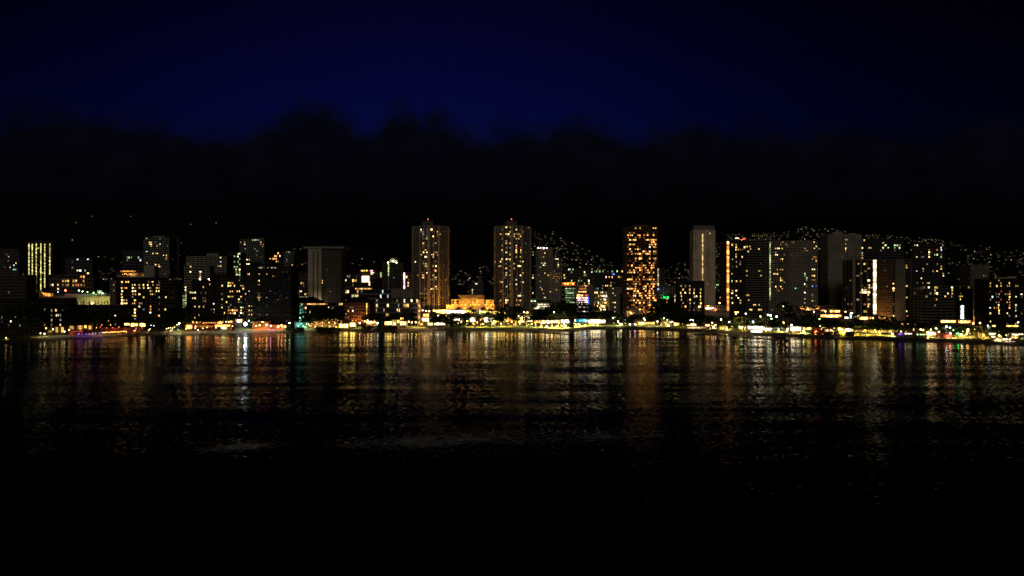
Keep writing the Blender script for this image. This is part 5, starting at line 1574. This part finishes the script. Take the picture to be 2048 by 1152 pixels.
def palm_mesh(seed):
    r = random.Random(seed)
    m = MB()
    for k in range(17):
        t = k * 2.399 + r.uniform(-.2, .2)
        up = r.uniform(-.25, 1.0)
        d = Vector((math.cos(t), math.sin(t), 0))
        sd = Vector((-math.sin(t), math.cos(t), 0))
        pts = []
        for i in range(7):
            f = i / 6
            pts.append(d * (f * (1.0 - .12 * up)) + Vector((0, 0, up * .55 * f - .85 * f * f * (1 - .25 * up))))
        for i in range(6):
            w0 = .17 * math.sin(math.pi * (.08 + .86 * i / 6)) + .015
            w1 = .17 * math.sin(math.pi * (.08 + .86 * (i + 1) / 6)) + .015
            for s in (-1, 1):
                for j in (0, .5):
                    a0 = pts[i].lerp(pts[i + 1], j)
                    a1 = pts[i].lerp(pts[i + 1], j + .38)
                    dr = Vector((0, 0, -.10))
                    m.add([a0, a0 + sd * s * w0 + d * .06 + dr, a1 + sd * s * w1 + d * .06 + dr, a1], [(0, 1, 2, 3)])
    return m.mesh('fronds', M_PALM)


PALMS = [palm_mesh(k) for k in range(4)]
PTRUNK = []
for k in range(3):
    r = random.Random(k + 70)
    b = r.uniform(-.05, .05)
    PTRUNK.append(MB().tube([(0, 0, 0), (b * .3, 0, .25), (b * .9, 0, .6), (b * 1.2, 0, 1.0)], [.030, .020, .016, .014], 6).mesh('trunk', M_BARK))


def palm(px, ytop, off, span=None, D=None, lit=None):
    global _t
    _t += 1
    D = D or shore(px) + off
    G = zg(D - shore(px))
    h = max(wz(ytop, D) - G, 4) * .93
    root = thing('palm_tree', '', 'palm tree', (wx(px, D), D, G), random.uniform(0, 6.28), 'palms along the waterfront')
    later(root, px, f'{"uplit" if lit else "slender dark"} palm below {landmark(px)}')
    t = link('trunk', PTRUNK[_t % 3], root)
    t.scale = (h * .95, h * .95, h)
    c = link('fronds', PALMS[_t % 4], root)
    c.location = (({0: -.05, 1: 0, 2: .05}[_t % 3]) * 0, 0, h)
    s = span or max(3.0, min(4.8, h * .34))
    c.scale = (s, s, s)
    if lit:
        l = bpy.data.lights.new('lamp_light', 'SPOT')
        l.energy = lit
        l.spot_size = R(75)
        l.color = TINT['y']
        l.shadow_soft_size = .2
        lo = link('lamp_light', l, root)
        lo.rotation_euler = (R(165), 0, 0)
        lo.location = (0, -1.2, .4)
        lo.rotation_euler = (R(172), 0, 0)
        k = MB().tube([(0, -1.2, 0), (0, -1.2, .3)], [.14, .18], 8).build('uplight', M_METAL, root)
    return root


T = tree
# the great banyan
bn = T(1142, 602, 88, 28, crown=BIGCROWN, what='huge spreading black banyan', name='banyan_tree')
bn['label'] = 'huge spreading black banyan before the lit parking garages'
for i in range(len(pending) - 1, -1, -1):
    if pending[i][0] is bn:
        pending.pop(i)
for k in range(7):
    a = k * .9
    MB().tube([(2.6 * math.cos(a), 2.6 * math.sin(a), 0), (2.0 * math.cos(a), 2.0 * math.sin(a), 6), (3.4 * math.cos(a), 3.4 * math.sin(a), 13)], [.8, .6, .5], 6).build('aerial_root', M_BARK, bn)
for px, y, w, off in ((60, 604, 46, 50), (30, 610, 34, 40), (95, 652, 14, 26), (150, 626, 40, 26), (185, 624, 40, 28), (215, 628, 34, 30), (318, 636, 40, 28), (345, 626, 38, 34), (366, 622, 34, 40), (378, 634, 24, 30), (400, 640, 26, 32), (340, 643, 30, 24),
                      (448, 634, 22, 36), (466, 647, 10, 16), (508, 636, 20, 30), (570, 640, 14, 34), (626, 616, 36, 40), (648, 612, 40, 44), (672, 614, 36, 46), (640, 628, 36, 34), (665, 632, 34, 32), (618, 632, 22, 30),
                      (738, 628, 22, 34), (756, 630, 22, 34), (792, 628, 26, 36), (816, 620, 34, 42), (775, 632, 20, 32), (822, 635, 26, 34), (886, 626, 38, 22), (870, 634, 22, 24), (902, 638, 24, 24),
                      (916, 624, 20, 36), (932, 626, 18, 38), (868, 621, 16, 34), (995, 626, 22, 38), (1010, 613, 34, 56), (1035, 611, 26, 52), (1050, 625, 14, 42), (1030, 628, 18, 38), (1077, 622, 32, 34), (1092, 617, 34, 36), (1066, 630, 18, 36), (1100, 628, 20, 34),
                      (1186, 622, 26, 36), (1203, 623, 30, 36), (1222, 624, 24, 38), (1238, 628, 24, 36), (1255, 634, 22, 34), (1272, 627, 24, 38), (1290, 628, 20, 42), (1300, 634, 18, 40), (1262, 641, 16, 30),
                      (1322, 600, 36, 50), (1345, 601, 36, 52), (1310, 618, 26, 44), (1332, 620, 40, 42), (1360, 614, 40, 46), (1385, 624, 40, 44), (1410, 628, 34, 44), (1345, 632, 30, 36), (1373, 636, 34, 36),
                      (1400, 640, 30, 36), (1425, 634, 30, 42), (1450, 632, 34, 44), (1470, 634, 34, 44), (1492, 635, 32, 44), (1515, 637, 34, 42), (1540, 640, 32, 40), (1560, 640, 28, 40), (1480, 645, 30, 34), (1535, 646, 34, 34),
                      (1524, 622, 18, 58), (1568, 604, 28, 62), (1580, 624, 20, 56), (1600, 632, 30, 48), (1622, 624, 26, 58), (1640, 632, 30, 52), (1612, 646, 30, 40), (1577, 650, 18, 38), (1660, 636, 32, 50), (1682, 637, 30, 50), (1670, 645, 26, 42),
                      (1712, 638, 28, 50), (1730, 645, 28, 46), (1752, 638, 26, 50), (1770, 640, 30, 50), (1790, 641, 30, 50), (1812, 642, 32, 56), (1832, 644, 28, 56), (1740, 650, 26, 42), (1765, 652, 26, 42), (1790, 653, 26, 42), (1850, 648, 28, 52),
                      (1872, 650, 26, 52), (1895, 648, 26, 54), (1918, 650, 26, 54), (1935, 650, 28, 50), (1955, 653, 26, 48), (1972, 650, 26, 50), (1990, 654, 28, 48), (2010, 656, 28, 48), (2030, 656, 28, 48), (2046, 660, 24, 44), (1905, 662, 24, 42), (1945, 664, 18, 40), (2008, 668, 26, 32)):
    T(px, y, w, off)
T(1213.5, 609, 9, 52, crown=CONE, what='slim conical tree', name='conifer_tree')
T(1340.5, 588, 9, 66, crown=CONE, what='slim conical tree', name='conifer_tree')
for px, y, w, off in ((640, 652.5, 30, 10), (660, 653, 30, 10), (675, 654, 22, 9), (580, 653, 26, 9), (600, 654, 22, 9), (735, 649, 26, 14), (760, 649, 24, 14), (785, 649, 24, 14), (1310, 653.5, 16, 9), (1255, 653.5, 12, 11), (1638, 659, 12, 22), (1655, 662, 12, 18), (1673, 661, 12, 20),
                      (1700, 662, 16, 20), (1565, 666, 22, 8), (1600, 667.5, 26, 7), (1550, 667, 18, 8), (908, 640, 18, 30), (922, 640, 16, 30), (935, 637, 14, 34), (465, 648, 8, 16), (1427, 659, 14, 14)):
    shrub(px, y, w, off)
for px, y, off in ((586, 614, 30), (592, 628, 24), (601, 626, 26), (613, 630, 26), (606, 640, 20), (917, 611.5, 38), (940, 612, 40), (948, 616, 36), (966, 612, 40), (959, 624, 34), (976, 622, 36), (1003, 624, 40), (1018, 628, 38), (927, 628, 36), (1060, 622, 40), (1022, 620, 44),
                   (1105, 608, 60), (1116, 612, 58), (1240, 628, 40), (1229, 622, 46), (1281, 626, 44), (1303, 622, 50), (1322, 634, 38), (1352, 640, 36), (1447, 641, 40), (1462, 644, 38), (1500, 646, 36), (1525, 648, 36), (1590, 648, 40), (1604, 650, 38), (1700, 648, 40),
                   (1712, 626, 66), (1748, 626, 66), (1757, 628, 62), (1768, 630, 60), (1786, 632, 60), (1654, 650, 40), (1848, 656, 42), (1865, 654, 46), (1888, 655, 46), (1910, 656, 44), (1930, 656, 46), (1975, 660, 42), (2000, 662, 42), (2025, 664, 38), (48, 618, 36), (66, 622, 34), (20, 628, 30)):
    palm(px, y, off)
rg = random.Random(21)
for k in range(15):
    px = 1708 + k * 6.6 + rg.uniform(-2, 2)
    palm(px, 650 + rg.uniform(-3, 3) + k * .25, 36 + rg.uniform(-4, 5), lit=2600)
for k in range(6):
    palm(908 + k * 26 + rg.uniform(-6, 6), 629 + rg.uniform(-3, 3), 31 + rg.uniform(-3, 3), lit=2200)

# more palms and young trees that break up the bright promenade before the twins
for k in range(24):
    px = 903 + k * 8.3 + rg.uniform(-3, 3)
    if 1128 < px < 1158:
        continue
    palm(px, rg.choice((614, 618, 622, 625, 630, 634, 637)) + rg.uniform(-2, 2), 27 + rg.uniform(-2, 12))
for k in range(13):
    px = 908 + k * 14.5 + rg.uniform(-5, 5)
    if 1128 < px < 1158:
        continue
    T(px, 632 + rg.uniform(-3, 5), rg.uniform(9, 15), 28 + rg.uniform(-3, 6))
for k in range(30):
    px = 1400 + k * 21 + rg.uniform(-7, 7)
    yb = lerp_table([(1400, 642), (1500, 646), (1600, 649), (1700, 651), (1800, 655), (1900, 656), (2048, 662)], px)
    palm(px, yb + rg.uniform(-4, 5), 25 + rg.uniform(-2, 10))

# fairy lights in the courtyard trees
fl = MB()
rg = random.Random(14)
for _ in range(230):
    px = rg.uniform(615, 684)
    hi = lerp_table([(615, 650), (630, 643), (655, 638), (675, 638), (684, 642)], px)
    py = rg.uniform(hi, 653)
    D = shore(px) + 24 + rg.uniform(-3, 3)
    r_ = rg.uniform(.1, .24)
    fl.ball((wx(px, D), D, wz(py, D)), r_, 4, 3)
fo = fl.build('fairy_lights', lamp_mat('w', 5.0), None, 'stuff')
tag(fo, 'dense golden fairy lights twinkling through the courtyard trees', 'string lights')
for px, py, e in ((632, 648, 2500), (645, 645, 3000), (658, 644, 3500), (670, 645, 3500), (678, 649, 2500)):
    L(px, py, 28, 'w', e, .3, 8, 'lantern')

# breakwater wall off the right-hand beach and the groyne before the banyan
for pts, lab in (([(1385, 668, 8), (1450, 671.5, 8), (1520, 677, 6), (1580, 681, 6)], 'low dark breakwater wall standing in the water off the right-hand beach'),
                 ([(1060, 664.5, 3), (1095, 666.5, 4), (1130, 668.5, 4), (1152, 668, 3)], 'dark stone groyne running out below the banyan')):
    m = MB()
    p3 = [(wx(px, EYE * FOC / (y - 576)), EYE * FOC / (y - 576)) for px, y, _ in pts]
    for (xa, ya), (xb, yb) in zip(p3, p3[1:]):
        n_ = max(2, int(math.hypot(xb - xa, yb - ya) / 2.2))
        for i in range(n_):
            f = i / n_
            cx, cy_ = xa + (xb - xa) * f, ya + (yb - ya) * f
            for j in range(2):
                m.ball((cx + random.uniform(-.6, .6), cy_ + j * 1.5 + random.uniform(-.5, .5), random.uniform(-.1, .4)), random.uniform(.9, 1.4), 6, 4, .7)
    o = m.build('breakwater', M_STONE, None, 'structure')
    tag(o, lab, 'breakwater')
    del o['category']

# ------------------------------------------------------------------ houses on the hills
HOUSE_W = MB().box(-6, 6, -5, 5, -3, 4.0)
hb = HOUSE_W.mesh('hill_house', surf('house_wall', (.2, .19, .17), .85))
hr_ = MB().hip(-6.8, 6.8, -5.8, 5.8, 4.02, 6.8, .4).mesh('roof', M_TILE)
HW = {}
for c, s in (('n', 2.2), ('p', 2.2), ('w', 1.9), ('g', 1.1), ('c', 1.2), ('y', 1.9)):
    HW[c] = MB().box(-.85, .85, -.06, .06, -.6, .6).mesh('lit_window', panel_mat(c, s))
spots = []
rg = random.Random(77)


def on_hill(px, py):
    """the real point of the slope seen at this bearing"""
    lo, hi = D_FOOT + 40, D_CREST
    last = None
    for k in range(90):
        D = lo + (hi - lo) * k / 89
        X = wx(px, D)
        y = 576 - (hill_z(X, D) - EYE) * FOC / D
        if y <= py:
            return X, D, hill_z(X, D)
    return None


def area(n, px0, px1, f0, f1, where, pal='nnppgcww', bias=1.0, small=1.0):
    n = int(n * 1.5)
    k = tries = 0
    while k < n and tries < n * 30:
        tries += 1
        px = rg.uniform(px0, px1)
        top_ = lerp_table(CREST, px)
        low = 572
        py = top_ + (low - top_) * (f0 + (f1 - f0) * rg.random() ** bias)
        h = on_hill(px, py)
        if h is None:
            continue
        spots.append((h, rg.choice(pal), where, rg.uniform(.4, 1.0) ** 1.5 * 1.0 * small))
        k += 1


for px, py in ((185, 433.5), (152, 446.5), (262, 434), (382, 450), (432, 447), (147, 481)):
    h = on_hill(px, py)
    if h:
        spots.append((h, 'n', 'lone lit house high on the dark mountain behind the left-hand towers', .7))
area(34, 175, 300, .55, .95, 'small lit house on the low slope behind the arcaded hotel', bias=.7, small=.8)
area(26, 585, 760, .25, .95, 'small lit house on the slope behind the grey slab tower')
area(34, 888, 992, .35, 1.0, 'small lit house in the dark gap between the twin towers', 'nnpgcyw')
area(84, 1040, 1130, .02, .95, 'small lit house on the steep ridge right of the twin towers', bias=1.1)
area(88, 1120, 1256, .03, 1.0, 'small lit house on the ridge falling towards the orange-lit tower', bias=1.1)
area(40, 1312, 1392, .0, 1.0, 'small lit house on the hill right of the orange-lit tower', bias=.8)
area(44, 1428, 1460, .0, 1.0, 'small lit house between slender white tower and orange-edged tower', bias=.8)
area(62, 1455, 1580, .0, .14, 'small lit house along the hilltop above the orange-edged tower')
area(60, 1590, 1665, .0, .55, 'small lit house on the hilltop above the church')
area(56, 1665, 1890, .0, .13, 'small lit house along the far right hilltop')
area(74, 1880, 2060, .0, .9, 'small lit house scattered over the dark slope at far right', bias=1.2, small=.9)
# the brightest-looking (largest) three hundred are houses of their own, the rest one mass
spots.sort(key=lambda s: -s[3] / s[0][1])
for (X, D, Z), c, where, sc in spots[:300]:
    o = link('hill_house', hb)
    tag(o, where, 'house', where.replace('small lit house', 'houses').replace('lone lit house', 'lone houses'))
    o.location = (X, D, Z)
    o.rotation_euler = (0, 0, rg.uniform(-.4, .4))
    link('roof', hr_, o)
    w = link('lit_window', HW[c], o)
    w.location = (rg.uniform(-3.5, 3.5), -5.08, 1.6)
    w.scale = (sc * 1.5, 1, sc)
rest = MB()
lit_rest = {}
for (X, D, Z), c, where, sc in spots[300:]:
    rest.box(X - 6, X + 6, D, D + 10, Z - 3, Z + 4)
    rest.hip(X - 6.8, X + 6.8, D - .8, D + 10.8, Z + 4.02, Z + 6.8)
    lit_rest.setdefault(c, MB()).box(X - 1.2 * sc, X + 1.2 * sc, D - .12, D - .04, Z + 1.0, Z + 1.0 + 1.4 * sc)
ro = rest.build('hillside_houses', hb.materials[0], None, 'stuff')
if ro:
    tag(ro, 'many more tiny lit houses scattered over the dark hills', 'houses')
    for c, m in lit_rest.items():
        m.build('lit_window', panel_mat(c, 1.7), ro, 'stuff')

settle_labels()
